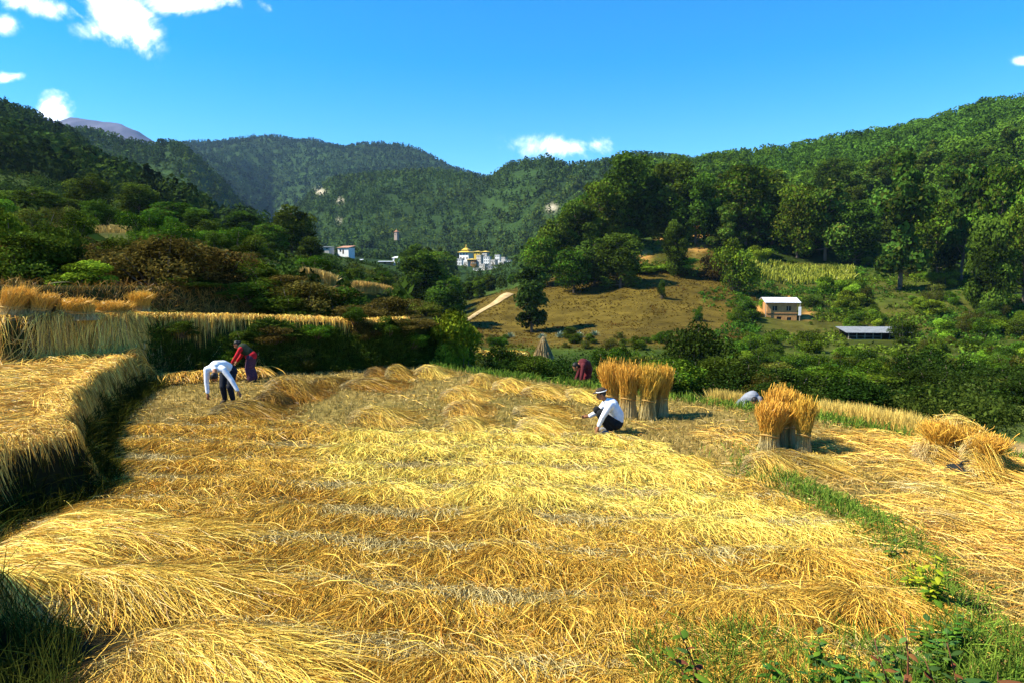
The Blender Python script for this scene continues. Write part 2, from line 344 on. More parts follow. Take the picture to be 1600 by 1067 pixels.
# ------------------------------------------------------------------ ground near and far
GREEN_D = np.array([.020, .042, .008]); GREEN_M = np.array([.045, .075, .010]); BROWN = np.array([.086, .062, .010]); SOIL = np.array([.20, .14, .040])
def build_ground():
    X = np.arange(-34, 30.01, .14); Y = np.concatenate([np.arange(-3, 26, .14), np.arange(26, 37, .3)])
    gx, gy = np.meshgrid(X, Y); z = ground(gx, gy)
    z = z - .25 * sst(34, 36.5, gy)
    V = np.stack([gx, gy, z], -1).reshape(-1, 3); ny, nx = gx.shape
    i = np.arange(ny * nx).reshape(ny, nx); Fq = np.stack([i[:-1, :-1], i[:-1, 1:], i[1:, 1:], i[1:, :-1]], -1).reshape(-1, 4)
    x, y = V[:, 0], V[:, 1]; n = fbm(x * .8, y * .8, 40)[:, None]; n2 = fbm(x * .25, y * .25, 44)[:, None]
    c = SOIL * (1 + .5 * n) * np.ones((len(V), 3))
    olive = np.array([.12, .105, .022]); c = c + (olive - c) * np.clip(.5 + 1.4 * n2, 0, 1) * .6
    st = sst(.3, -.3, sdpoly(x, y, STRAW))[:, None]; c = c + (np.array([.10, .07, .022]) - c) * st
    t1 = sst(.2, -.3, sdpoly(x, y, T1))[:, None]; c = c + (np.array([.30, .19, .05]) - c) * t1
    bank = (sst(1.0, .6, sdpoly(x, y, T1)) * sst(-.25, .0, sdpoly(x, y, T1)))[:, None]; c = c + (np.array([.018, .016, .006]) - c) * bank  # shadow of the left terrace bank darkened into its soil colour
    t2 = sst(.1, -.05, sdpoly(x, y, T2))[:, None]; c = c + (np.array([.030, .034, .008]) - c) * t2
    e = sst(0, -.6, sdpoly(x, y, EDGE))[:, None]; c = c + (np.array([.075, .10, .02]) - c) * e
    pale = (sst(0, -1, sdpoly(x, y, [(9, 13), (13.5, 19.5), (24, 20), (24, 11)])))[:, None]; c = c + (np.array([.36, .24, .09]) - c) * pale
    nearb = sst(5.0, 4.2, y)[:, None]; c = c + (np.array([.03, .035, .01]) - c) * nearb
    hollow_shade = np.exp(-(((x + 4.2) / 1.0) ** 2 + ((y - 5.6) / .55) ** 2))[:, None]; c = c + (np.array([.02, .018, .008]) - c) * np.clip(hollow_shade * 1.5, 0, 1)  # shade of the near left hollow painted into the ground colour
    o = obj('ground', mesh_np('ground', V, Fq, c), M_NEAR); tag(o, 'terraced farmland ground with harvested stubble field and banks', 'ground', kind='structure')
def land_colour(P):
    x, y = P[..., 0], P[..., 1]; px, py = proj(P); n = fbm(x / 14, y / 14, 50)[..., None]; n2 = fbm(x / 45, y / 45, 52)[..., None]; nf = fbm(x / 5, y / 5, 57)[..., None]
    c = GREEN_M * (1 + .8 * n) * .75 + 0 * P
    forest = sst(150, 240, y)[..., None]; c = c + (GREEN_D * np.array([1.1, 1.1, 1.2]) * (1 + .6 * n2) - c) * forest
    # brown grass slope across the valley
    br = sst(722, 745, px + 30 * n[..., 0]) * sst(1185, 1150, px + 60 * n[..., 0]) * sst(84, 92, y + 8 * n2[..., 0]) * sst(168, 152, y + 18 * n[..., 0])
    c = c + (BROWN * (1 + .35 * nf + .3 * n) - c) * np.clip(br * 1.2, 0, 1)[..., None]
    ol = sst(1150, 1230, px) * sst(40, 50, y) * sst(165, 140, y) * np.clip(.35 + 1.8 * n2[..., 0], 0, 1); c = c + (np.array([.085, .070, .014]) * (1 + .4 * nf) - c) * ol[..., None]
    # bare ochre earth banks on the wooded ridge and by the hut
    for (a, b, ra, rb, k) in [(1090, 372, 22, 26, 1), (1132, 346, 24, 9, 1), (1040, 378, 16, 10, .8), (1005, 400, 14, 14, .6), (1262, 492, 10, 8, 1), (1180, 483, 14, 8, .9), (1235, 460, 8, 5, .8), (1590, 660, 20, 22, .8), (1230, 420, 60, 7, .5)]:
        m = np.exp(-(((px - a) / ra) ** 2 + ((py - b) / rb) ** 2) ** 1.6) * (y < 260) * k
        c = c + (np.array([.42, .22, .06]) * (1 + .5 * nf) - c) * np.clip(m * (1 + 1.0 * nf[..., 0]), 0, 1)[..., None]
    # pale landslips on the middle hills
    for (a, b, ra, rb) in [(500, 300, 8, 5), (532, 314, 5, 5), (442, 330, 4, 3), (530, 345, 4, 4), (862, 325, 8, 6)]:
        m = np.exp(-(((px - a) / ra) ** 2 + ((py - b) / rb) ** 2)) * (y > 300)
        c = c + (np.array([.38, .33, .24]) - c) * np.clip(m * (1 + 1.2 * nf[..., 0]), 0, 1)[..., None]
    # bare mountain far off, dry terraces on the left
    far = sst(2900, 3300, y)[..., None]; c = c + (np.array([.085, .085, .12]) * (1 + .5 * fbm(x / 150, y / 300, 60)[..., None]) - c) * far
    dry = sst(620, 520, px) * sst(38, 45, y) * sst(100, 80, y); c = c + (np.array([.16, .12, .03]) - c) * (dry * np.clip(.5 + 1.5 * n[..., 0], 0, 1))[..., None]
    return np.clip(c, .004, 1)
def build_hills():
    S = np.linspace(-1.25, 1.25, 820); Y = np.exp(np.linspace(math.log(33.), math.log(5200), 520))
    s, y = np.meshgrid(S, Y); x = s * y; z = ground(x, y); V = np.stack([x, y, z], -1)
    c = land_colour(V); ny, nx = s.shape; i = np.arange(ny * nx).reshape(ny, nx)
    Fq = np.stack([i[:-1, :-1], i[:-1, 1:], i[1:, 1:], i[1:, :-1]], -1).reshape(-1, 4)
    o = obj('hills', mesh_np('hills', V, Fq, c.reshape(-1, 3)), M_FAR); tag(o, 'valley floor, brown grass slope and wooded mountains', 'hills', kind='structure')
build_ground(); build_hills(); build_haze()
# ------------------------------------------------------------------ straw lying, hanging and standing (nobody could count it)
C_BUTT = np.array([.58, .46, .20]); C_GOLD = np.array([.60, .36, .056]); C_YEL = np.array([.80, .60, .12]); C_EAR = np.array([.47, .235, .028]); C_OLIVE = np.array([.24, .20, .06])
def lying(root, head, L, K, rise, wid, cols, curl=.5, wob=.06, g=rng, zmul=1., foll=1.0):
    """straws that follow the ground from root (n,2) along heading; rise (n,) is how high the middle lies"""
    n = len(root); t = np.linspace(0, 1, K + 1)
    hd = head[:, None] + (g.normal(size=(n, 1)) * curl) * t[None] ** 1.5 + g.normal(size=(n, K + 1)) * wob * 2
    st = (L / K)[:, None] * np.ones((1, K + 1)); st[:, 0] = 0
    xy = np.stack([root[:, :1] + np.cumsum(np.cos(hd) * st, 1), root[:, 1:] + np.cumsum(np.sin(hd) * st, 1)], -1)
    gz = ground(xy[..., 0], xy[..., 1])
    prof = (np.sin(np.pi * np.clip(t * .85 + .1, 0, 1)) * .9 + .1)[None] * rise[:, None]
    z = gz + .01 + prof + np.abs(g.normal(size=(n, K + 1))) * .012
    P = np.concatenate([xy, z[..., None]], -1)
    w = wid[:, None] * np.ones((1, K + 1)); w[:, -1] *= .35; w[:, int(K * .75):-1] *= 1.5
    return ribbons(P, w, cols, g)
def straw_cols(n, K, ear, tone, g=rng):
    """ear (n,) 0..1 how orange the ear end is; tone (n,) 0..1 golden -> yellow"""
    t = np.linspace(0, 1, K + 1)[None, :, None]
    mid = C_GOLD + (C_YEL - C_GOLD) * tone[:, None]
    c = C_BUTT + (mid[:, None] - C_BUTT) * sst(.0, .35, t)
    c = c + (C_EAR - c) * (sst(.5, .85, t) * ear[:, None, None])
    c = c * (.95 + .42 * g.normal(size=(n, 1, 1))).clip(.16, 1.5)
    br = g.random((n, 1, 1)); return np.where(br < .16, c * np.array([.62, .45, .35]), np.where(br < .22, c * np.array([.75, .80, 1.2]), c))
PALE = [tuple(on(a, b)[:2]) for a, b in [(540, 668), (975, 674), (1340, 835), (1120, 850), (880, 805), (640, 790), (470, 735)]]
def row_offset(x, y): return y + .10 * x + .45 * fbm(x * .33, y * .2, 70, 3)
ROW = 1.12
def in_holes(x, y):
    return 1.6 * np.exp(-(((x + 4.1) / .8) ** 2 + ((y - 5.45) / .6) ** 2)) + np.exp(-(((x + 3.25) / .5) ** 2 + ((y - 6.0) / .2) ** 2)) + np.exp(-(((x + 4.6) / .6) ** 2 + ((y - 7.62) / .18) ** 2)) + np.exp(-(((x + 5.6) / .5) ** 2 + ((y - 7.3) / .15) ** 2))
def build_field_straw():
    A = Acc(); n0 = 800000
    d = np.exp(rng.uniform(math.log(4.9), math.log(15.5), n0)); s = rng.uniform(-.95, .85, n0); x = s * d; y = d
    q = row_offset(x, y) / ROW; k = np.floor(q); fr = q - k
    # gather the butts at the far side of each row
    pull = np.where(rng.random(n0) < .78, .62 + .34 * rng.random(n0) ** .7, rng.random(n0))
    y = y + (pull - fr) * ROW
    keep = (sdpoly(x, y, STRAW) + .25 * fbm(x * 1.3, y * 1.3, 72) < .05) & (in_holes(x, y) * 1.4 < rng.random(n0))
    thin = fbm(x * .9, y * .9, 77, 3); keep &= rng.random(n0) < np.clip(.8 + 1.5 * thin, .12, 1)
    x, y = x[keep], y[keep]; n = len(x); px, py = proj(np.stack([x, y, 0 * x], -1))
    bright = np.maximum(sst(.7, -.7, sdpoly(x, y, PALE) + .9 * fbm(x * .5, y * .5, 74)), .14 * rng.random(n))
    head = -np.pi / 2 + 1.2 * fbm(x * .45, y * .6, 75, 3) + .8 * fbm(x * 1.6, y * 1.6, 175, 2) + rng.normal(size=n) * .55 + .25 * bright
    left = sst(520, 150, px) * sst(780, 900, py); head = head + left * .75
    L = rng.uniform(.2, .62, n); K = 6
    rise = (.015 + .06 * rng.random(n) ** 1.5) * (1 + 1.1 * fbm(x * 1.1, y * 1.1, 76)) + .10 * np.clip(fbm(x * 2.1, y * 2.1, 176), 0, 1)
    rise = np.clip(rise, .01, .4)
    wid = np.where(rng.random(n) < .10, .0055, .0030) * (.75 + .06 * y)
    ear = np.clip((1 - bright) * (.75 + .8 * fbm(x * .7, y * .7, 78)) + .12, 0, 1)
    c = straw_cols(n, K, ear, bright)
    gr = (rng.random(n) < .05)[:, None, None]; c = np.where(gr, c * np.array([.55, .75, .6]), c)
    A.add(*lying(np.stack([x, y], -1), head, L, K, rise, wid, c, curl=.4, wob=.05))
    # loose crossing straws on top
    m = 2600; d = np.exp(rng.uniform(math.log(4.9), math.log(14), m)); x = rng.uniform(-.85, .75, m) * d; y = d
    kp = (sdpoly(x, y, STRAW) < -.1) & (in_holes(x, y) < .3); x, y = x[kp], y[kp]; m = len(x)
    A.add(*lying(np.stack([x, y], -1), rng.uniform(0, 6.28, m), rng.uniform(.4, .8, m), 6, .08 + .10 * rng.random(m), np.full(m, .0034) * (.8 + .05 * y), straw_cols(m, 6, rng.random(m) * .3, rng.random(m)), curl=.5))
    # gaps with grey butts between the rows
    m = 42000; d = np.exp(rng.uniform(math.log(4.9), math.log(15), m)); x = rng.uniform(-.85, .8, m) * d; y = d
    q = row_offset(x, y) / ROW; k = np.floor(q); y = y + (.96 + .12 * rng.normal(size=m) * .6 - (q - k)) * ROW
    kp = (sdpoly(x, y, STRAW) < 0) & (in_holes(x, y) < .4); x, y = x[kp], y[kp]; m = len(x)
    A.add(*lying(np.stack([x, y], -1), -np.pi / 2 + rng.normal(size=m) * .5, rng.uniform(.14, .4, m), 4, .03 + .06 * rng.random(m), np.full(m, .005) * (.8 + .05 * y), np.tile(np.array([.46, .36, .15]), (m, 5, 1)) * rng.uniform(.5, 1.3, (m, 1, 1)), curl=.3))
    # the big swathes at the near left, arching towards the right
    for (cx, cy, rx, ry, h0, cnt) in [(-3.9, 6.68, .8, .2, -.22, 5200), (-2.55, 5.35, .5, .28, -.6, 7000), (-4.7, 8.0, .8, .25, -.1, 3000)]:
        m = cnt; x = cx + rng.normal(size=m) * rx * .55; y = cy + rng.normal(size=m) * ry * .6
        kp = in_holes(x, y) < .6; x, y = x[kp], y[kp]; m = len(x)
        A.add(*lying(np.stack([x, y], -1), h0 + rng.normal(size=m) * .36, rng.uniform(.45, 1.3, m), 9, .03 + .11 * rng.random(m), np.full(m, .0038), straw_cols(m, 9, rng.random(m) * .7, rng.random(m) * .8), curl=-.55 if False else .35, wob=.03))
    o = obj('laid_straw', A.mesh('laid_straw'), M_STRAW); tag(o, 'golden cut straw laid in rows over the harvested field', 'straw', kind='stuff')
def build_other_straw():
    A = Acc()
    # straw on the left terrace, combed over its edge
    n = 80000; x = rng.uniform(-17, -4.6, n); y = rng.uniform(5.2, 21, n); sd = sdpoly(x, y, T1)
    kp = (sd < -.4) & (sdpoly(x, y, T2) > .15) & (np.abs(x) < y * .98 + .5) & (rng.random(n) < np.clip(1.0 + .9 * fbm(x, y, 80, 3), .25, 1)); x, y, sd = x[kp], y[kp], sd[kp]; n = len(x)
    head = rng.normal(size=n) * .45 + .2 + .5 * fbm(x * .5, y * .5, 82); wid = .0048 * (.6 + .06 * y)
    A.add(*lying(np.stack([x, y], -1), head, rng.uniform(.5, .9, n), 6, .03 + .08 * rng.random(n), wid, straw_cols(n, 6, np.clip(.35 + fbm(x, y, 83), 0, 1), rng.random(n)), curl=.5))
    # fringe hanging over the bank
    P = np.array(T1[:8]); seg = np.diff(P, axis=0); Ls = np.hypot(seg[:, 0], seg[:, 1]); cum = np.r_[0, np.cumsum(Ls)]
    n = 26000; u = rng.uniform(0, cum[-1], n); px = np.interp(u, cum, P[:, 0]); py = np.interp(u, cum, P[:, 1]); back = rng.random(n) * 1.0
    kn = rng.random(n) < np.clip((py - 6.5) / 6, .4, 1); u, px, py, back = u[kn], px[kn], py[kn], back[kn]; n = len(u)
    ang = -.30 + .3 * fbm(u * .9, u * 0, 84); x = px - back * np.cos(-.35); y = py - back * np.sin(-.35)
    Lf = back * .82 + rng.uniform(.0, .22, n) + .25 * fbm(u * 1.3, 0 * u, 185); Lf = Lf * np.clip((py - 6) / 7, .3, 1)
    A.add(*lying(np.stack([x, y], -1), ang + rng.normal(size=n) * .38, Lf.clip(.2, 1.2), 8, .05 + .13 * rng.random(n) * (1 + fbm(u, 0 * u, 85)), .0048 * (.6 + .06 * py), straw_cols(n, 8, np.clip(.4 + .6 * fbm(u * 1.5, back, 86), 0, 1), rng.random(n)), curl=.35, wob=.03))
    # straw heaped along the foot of the bank and out on the field, tips to the right
    n = 15000; u = rng.uniform(0, 3.2, n); px = np.interp(u, cum, P[:, 0]) + .85 + rng.random(n) ** 1.2 * .9; py = np.interp(u, cum, P[:, 1]) - .25
    kp = (py < 9.6 + .8 * fbm(px, py, 87)) & (in_holes(px, py) < .5); px, py = px[kp], py[kp]; n = len(px)
    A.add(*lying(np.stack([px, py], -1), -.12 + rng.normal(size=n) * .3, rng.uniform(.7, 1.0, n), 7, .05 + .13 * rng.random(n), np.full(n, .005), straw_cols(n, 7, rng.random(n) * .2, .5 + .5 * rng.random(n)) * 1.12, curl=.35, wob=.03))
    # upper terrace: lit top strip and straw hanging down its face on the left part, thin fringe along the rest
    Q = np.array(T2[1:7]); Q = np.concatenate([[[-24, 17.0]], Q]); Ls = np.hypot(*np.diff(Q, axis=0).T); cum = np.r_[0, np.cumsum(Ls)]
    n = 26000; u = rng.uniform(0, cum[-1] - 2.5, n); px = np.interp(u, cum, Q[:, 0]); py = np.interp(u, cum, Q[:, 1])
    leftp = px < -11.4; kp = (leftp & (fbm(u * 1.9, 0 * u, 188) > .05 - .35 * rng.random(n))) | (~leftp & (rng.random(n) < .42)); u, px, py, leftp = u[kp], px[kp], py[kp], leftp[kp]; n = len(u)
    back = np.where(leftp, .1, .55) + rng.random(n) * np.where(leftp, 1.2, .7); x = px - .25 * back; y = py + back
    L = np.where(leftp, rng.uniform(.3, 1.25, n), back * rng.uniform(.25, .6, n))
    A.add(*lying(np.stack([x, y], -1), -1.2 + .8 * fbm(u * 1.1, 0 * u, 189) + rng.normal(size=n) * .5, L, 8, .05 + .16 * rng.random(n), np.full(n, .009), straw_cols(n, 8, rng.random(n) * .4, rng.random(n)) * 1.1, curl=.3, wob=.03))
    # dry standing straw against the next bank up and at the inner corner of the field
    B = np.array(T3[:5]); B[0] = (-24, 18.6); Ls = np.hypot(*np.diff(B, axis=0).T); cum = np.r_[0, np.cumsum(Ls)]
    n = 7000; u = rng.uniform(0, cum[-1], n); x = np.interp(u, cum, B[:, 0]); y = np.interp(u, cum, B[:, 1]) + rng.uniform(-.1, .8, n)
    kp = fbm(u * .8, 0 * u, 88) > -.45; x, y = x[kp], y[kp]; n = len(x)
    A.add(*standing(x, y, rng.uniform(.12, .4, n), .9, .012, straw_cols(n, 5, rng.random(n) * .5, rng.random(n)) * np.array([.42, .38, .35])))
    n = 3800; u = rng.uniform(0, 1, n); x = -10.9 + 2.6 * u + rng.normal(size=n) * .12; y = 20.2 + 1.5 * u + rng.normal(size=n) * .15
    kp = fbm(u * 7, 0 * u, 89) > -.2; x, y = x[kp], y[kp]; n = len(x)
    A.add(*lying(np.stack([x, y], -1), -1.2 + rng.normal(size=n) * .5, rng.uniform(.6, 1.1, n), 7, .1 + .2 * rng.random(n), np.full(n, .014), straw_cols(n, 7, rng.random(n) * .6, rng.random(n)) * .9, curl=.3))
    # thinly strewn straw on the right-hand field
    n = 52000; d = np.exp(rng.uniform(math.log(5), math.log(14), n)); x = rng.uniform(.3, .95, n) * d; y = d
    kp = (sdpoly(x, y, STRAW) > .25) & (sdpoly(x, y, EDGE) > .1) & (rng.random(n) < np.clip(.12 + 1.7 * fbm(x * .55, y * .8, 90, 3) + .11 * (x - 6), 0.03, .9)); x, y = x[kp], y[kp]
    db = np.min([np.hypot(x - a, y - b) for a, b in BUND], axis=0); kp = db > .45; x, y = x[kp], y[kp]; n = len(x)
    A.add(*lying(np.stack([x, y], -1), 2.6 + rng.normal(size=n) * .7 + 2.2 * fbm(x * .5, y * .5, 91), rng.uniform(.3, .75, n), 6, .02 + .09 * rng.random(n), .0042 * (.8 + .05 * y), straw_cols(n, 6, np.clip(.25 + fbm(x, y, 92), 0, 1), rng.random(n)), curl=.5))
    o = obj('terrace_straw', A.mesh('terrace_straw'), M_STRAW); tag(o, 'straw spread on the terraces and hanging over their banks', 'straw', kind='stuff')
def standing(x, y, h, lean, w, cols, g=rng, K=5, z0=None):
    n = len(x); t = np.linspace(0, 1, K + 1)[None]; a = g.uniform(0, 6.28, n)[:, None]; l = np.abs(g.normal(size=(n, 1))) * lean
    z = (ground(x, y) if z0 is None else z0)[:, None] + h[:, None] * t * (1 - .25 * l * t)
    P = np.stack([x[:, None] + np.cos(a) * l * h[:, None] * t ** 1.7, y[:, None] + np.sin(a) * l * h[:, None] * t ** 1.7, z], -1)
    W = np.full((n, K + 1), w) if np.isscalar(w) else np.repeat(w[:, None], K + 1, 1); W[:, -1] *= .25
    return ribbons(P, W, cols, g)
def build_stubble():
    A = Acc(); m = 46000; d = np.exp(rng.uniform(math.log(5), math.log(24), m)); x = rng.uniform(-.62, .95, m) * d; y = d
    y = np.round(y / .2) * .2 + rng.normal(size=m) * .02; x = np.round(x / .17) * .17 + rng.normal(size=m) * .02
    kp = (sdpoly(x, y, STRAW) > -.3) & (sdpoly(x, y, EDGE) > .0) & (sdpoly(x, y, T1) > .6) & (sdpoly(x, y, T2) > .1); x, y = x[kp], y[kp]
    x = np.repeat(x, 4) + rng.normal(size=4 * len(x)) * .02; y = np.repeat(y, 4) + rng.normal(size=len(x)) * .02; n = len(x)
    tone = (rng.random((n, 1, 1)) < .6); c = np.where(tone, np.array([.52, .39, .11]), np.array([.27, .22, .05])) * rng.uniform(.6, 1.2, (n, 1, 1)) * np.ones((n, 4, 1))
    A.add(*standing(x, y, rng.uniform(.05, .13, n), .7, .006 * (.7 + .05 * y), c, K=3))
    n = 16000; d = np.exp(rng.uniform(math.log(6), math.log(24), n)); x = rng.uniform(-.62, .9, n) * d; y = d
    kp = (sdpoly(x, y, STRAW) > 0) & (sdpoly(x, y, EDGE) > .0) & (sdpoly(x, y, T1) > .6) & (sdpoly(x, y, T2) > .2) & (rng.random(n) < .5 + fbm(x * .6, y, 95)); x, y = x[kp], y[kp]; n = len(x)
    A.add(*lying(np.stack([x, y], -1), rng.uniform(0, 6.28, n), rng.uniform(.2, .6, n), 4, .01 + .05 * rng.random(n), .0065 * (.7 + .05 * y), straw_cols(n, 4, rng.random(n) * .3, rng.random(n)) * .9, curl=.4))
    o = obj('stubble', A.mesh('stubble'), M_STRAW); tag(o, 'short cut rice stubble across the bare part of the field', 'stubble', kind='stuff')
def build_grass():
    A = Acc(); g = rng
    # grass on the bund
    P = np.array(BUND); Ls = np.hypot(*np.diff(P, axis=0).T); cum = np.r_[0, np.cumsum(Ls)]; n = 9500; u = cum[-1] * g.random(n); x = np.interp(u, cum, P[:, 0]) + g.normal(size=n) * .22; y = np.interp(u, cum, P[:, 1]) + g.normal(size=n) * .2
    kp = g.random(n) < np.clip(.4 + 1.9 * fbm(u * 1.1, x, 101), .03, 1); x, y = x[kp], y[kp]
    def gc(n, lo=.6): return (np.array([.07, .15, .02]) + g.random((n, 1, 1)) * np.array([.12, .10, .01])) * g.uniform(lo, 1.3, (n, 1, 1)) * np.ones((n, 6, 1))
    A.add(*standing(x, y, g.uniform(.06, .2, len(x)), .6, .008 * (.6 + .06 * y), gc(len(x))))
    # near right corner, below the camera bank
    n = 17000; x = g.uniform(1.0, 4.8, n); y = g.uniform(3.9, 5.8, n); kp = g.random(n) < np.clip(.75 - (y - 4.9) * .6 + (x - 2.3) * .12 + .8 * fbm(x * 1.5, y * 1.5, 103), 0, .9); x, y = x[kp], y[kp]
    A.add(*standing(x, y, g.uniform(.08, .3, len(x)), .7, .007, gc(len(x), .4)))
    # grass, near left corner, its colour darkened for the shade of the hollow
    n = 3200; x = g.uniform(-5.2, -2.9, n); y = g.uniform(4.3, 5.9, n); kp = sdpoly(x, y, [(-5.6, 5.9), (-4.0, 5.8), (-3.5, 5.3), (-3.0, 4.2), (-6, 4.2)]) < 0; x, y = x[kp], y[kp]
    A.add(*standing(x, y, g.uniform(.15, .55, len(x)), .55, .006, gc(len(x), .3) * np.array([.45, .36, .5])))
    # grass along the field edge and on the dark bank
    E = np.array(EDGE[:7]); Ls = np.hypot(*np.diff(E, axis=0).T); cum = np.r_[0, np.cumsum(Ls)]; n = 16000; u = cum[-1] * g.random(n); x = np.interp(u, cum, E[:, 0]) + g.normal(size=n) * .25 + .15; y = np.interp(u, cum, E[:, 1]) + g.normal(size=n) * .35 + .25
    kp = g.random(n) < .3 + .9 * fbm(u * .8, 0 * u, 104) + .25; x, y = x[kp], y[kp]
    A.add(*standing(x, y, g.uniform(.1, .3, len(x)), .5, .016, gc(len(x), .5)))
    Q = np.array(T2[2:7]); Ls = np.hypot(*np.diff(Q, axis=0).T); cum = np.r_[0, np.cumsum(Ls)]; n = 30000; u = cum[-1] * g.random(n); bk = g.random(n); x = np.interp(u, cum, Q[:, 0]) - .1 * bk; y = np.interp(u, cum, Q[:, 1]) + .38 * bk - .08
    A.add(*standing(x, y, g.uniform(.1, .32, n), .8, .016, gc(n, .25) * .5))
    P = np.array(T1[:8]); Ls = np.hypot(*np.diff(P, axis=0).T); cum = np.r_[0, np.cumsum(Ls)]; n = 9000; u = cum[-1] * g.random(n); bk = g.random(n); x = np.interp(u, cum, P[:, 0]) + .15 + .6 * bk; y = np.interp(u, cum, P[:, 1]) - .1 * bk
    A.add(*standing(x, y, g.uniform(.1, .35, n), .9, .009, gc(n, .25) * np.array([.34, .24, .3])))  # left bank grass, with the bank's shade worked into its colour
    # weeds on the bare field, green lower terraces in the valley
    n = 2500; d = np.exp(g.uniform(math.log(8), math.log(23), n)); x = g.uniform(-.5, .9, n) * d; y = d; kp = (sdpoly(x, y, STRAW) > .1) & (sdpoly(x, y, EDGE) > .1) & (sdpoly(x, y, T1) > .6) & (sdpoly(x, y, T2) > .3) & (fbm(x * .7, y * .7, 106) > .12); x, y = x[kp], y[kp]
    A.add(*standing(x, y, g.uniform(.04, .12, len(x)), .8, .013, gc(len(x))))
    o = obj('grass', A.mesh('grass'), M_LEAF); tag(o, 'green grass on the bunds, banks and field edges', 'grass', kind='stuff')
build_field_straw(); build_other_straw(); build_stubble(); build_grass()
# ------------------------------------------------------------------ trees, shrubs and woods
def crown_pts(clumps, n, g):
    """clumps: (m,4) centre + radius (or (m,6) with three radii); n leaf centres near clump surfaces with outward normals and clump index"""
    cl = np.asarray(clumps); w = cl[:, 3] ** 2; k = g.choice(len(cl), n, p=w / w.sum())
    d = norm(g.normal(size=(n, 3))); d[:, 2] = np.abs(d[:, 2]) * np.where(g.random(n) < .72, 1, -1)
    r = cl[k, 3] * g.uniform(.55, 1.08, n); P = cl[k, :3] + d * r[:, None] * np.array([1, 1, .8])
    return P, d, k
def crown_mesh(name, clumps, n, size, base, g, vary=.45, warm=None, jitter=.75, aspect=1.5):
    P, d, k = crown_pts(clumps, n, g)
    nn = norm(d + g.normal(size=(n, 3)) * jitter)
    V, Fq = leaf_quads(P, nn, size * g.uniform(.6, 1.4, n), g, aspect)
    cb = np.asarray(base)[None] * (1 + vary * g.normal(size=(len(clumps), 1)).clip(-1.4, 1.6))[k] * g.uniform(.6, 1.45, (n, 1))
    if warm is not None:
        m = g.random((n, 1)) < .2; cb = np.where(m, np.asarray(warm)[None] * g.uniform(.5, 1.3, (n, 1)), cb)
    return mesh_np(name, V, Fq, np.repeat(cb, 4, 0))
def wood_mesh(name, lines):
    A = Acc()
    for pts, rad, ns in lines:
        V, Fq = tube(pts, rad, ns); A.add(V, Fq, np.array([.1, .08, .06]))
    return A.mesh(name)
def make_tree(h, w, trunk_h, n, leaf, base, seed, shape='round', warm=None):
    """returns (trunk mesh, crown mesh); base at origin, height h, crown width w"""
    g = np.random.default_rng(seed); lines = []; cl = []
    th = trunk_h; top = h * .86; lean = g.normal(size=2) * .04 * h
    tp = [np.array([lean[0] * t * t, lean[1] * t * t, h * t * .9 - .4 * (t == 0)]) + np.array([*g.normal(size=2) * .012 * h * (t > 0), 0]) for t in np.linspace(0, 1, 6)]
    r0 = .019 * h; lines.append((tp, [r0 * 1.3, r0, r0 * .8, r0 * .6, r0 * .4, r0 * .15], 8))
    nb = 26 if shape != 'column' else 34
    for i in range(nb):
        f = (i + .5) / nb; z = th + (h - th) * f ** .85
        if shape == 'round': rr = .5 * w * math.sqrt(max(.08, 1 - ((f - .42) / .62) ** 2))
        elif shape == 'layer': rr = .5 * w * (.55 + .5 * math.sin(f * 9 + seed)) * (1.05 - .55 * f)
        elif shape == 'cone': rr = .5 * w * (1.02 - f) ** .75
        else: rr = .5 * w * (.95 + .15 * math.sin(f * 17 + seed)) * (1 if f < .75 else 1.35 - f * .5)
        a = i * 2.4 + g.normal() * .4; q = rr * g.uniform(.45, .85)
        s = tp[min(5, int(f * 5))] * 1.0; s = np.array([s[0], s[1], max(th * .8, z - rr * .35)])
        c = np.array([s[0] + math.cos(a) * q, s[1] + math.sin(a) * q, z + g.normal() * .03 * h])
        cr = max(.09 * w, (rr - q) * g.uniform(.85, 1.25)) + .035 * w
        cl.append([*c, cr])
        lines.append(([s, (s + c) / 2 + np.array([0, 0, -.02 * h]), c], [r0 * .42, r0 * .26, r0 * .06], 5))
    return wood_mesh('trunk', lines), crown_mesh('crown', cl, n, leaf, base, g, warm=warm)
def make_shrub(h, w, n, leaf, base, seed, stems=7, warm=None, spiky=False):
    g = np.random.default_rng(seed); lines = []; cl = []
    for i in range(stems + 9):
        a = g.uniform(0, 6.28); q = .5 * w * g.uniform(.05, .82); z = h * g.uniform(.10, .84) * (1 - .35 * (q / (.5 * w)) ** 2)
        c = np.array([math.cos(a) * q, math.sin(a) * q, z]); r = min(w * g.uniform(.13, .24), h * .32); cl.append([*c, r])
        lines.append(([np.array([c[0] * .15, c[1] * .15, -.15]), c * np.array([.6, .6, .6]), c + np.array([0, 0, r * .6])], [.022 * h, .014 * h, .004 * h], 5))
    return wood_mesh('stem', lines), crown_mesh('foliage', cl, n, leaf, base, g, warm=warm, jitter=1.1, aspect=2.6 if spiky else 1.6)
DK = (.044, .074, .008); MD = (.064, .126, .010); LT = (.125, .195, .014); OL = (.085, .10, .014); BR = (.062, .048, .011); DH = (.020, .040, .006); YG = (.12, .17, .02)
TREE = {
    'dense': [make_tree(1, .72, .10, 9000, .026, DK, 100 + i) for i in range(3)],
    'green': [make_tree(1, .78, .18, 9000, .026, MD, 110 + i, warm=OL) for i in range(3)],
    'layer': [make_tree(1, .70, .22, 8000, .026, (.055, .095, .012), 120 + i, 'layer', warm=(.09, .10, .015)) for i in range(3)],
    'cone': [make_tree(1, .42, .12, 7000, .025, DK, 130 + i, 'cone') for i in range(2)],
    'column': [make_tree(1, .46, .16, 7000, .03, (.028, .055, .010), 140 + i, 'column') for i in range(1)],
}
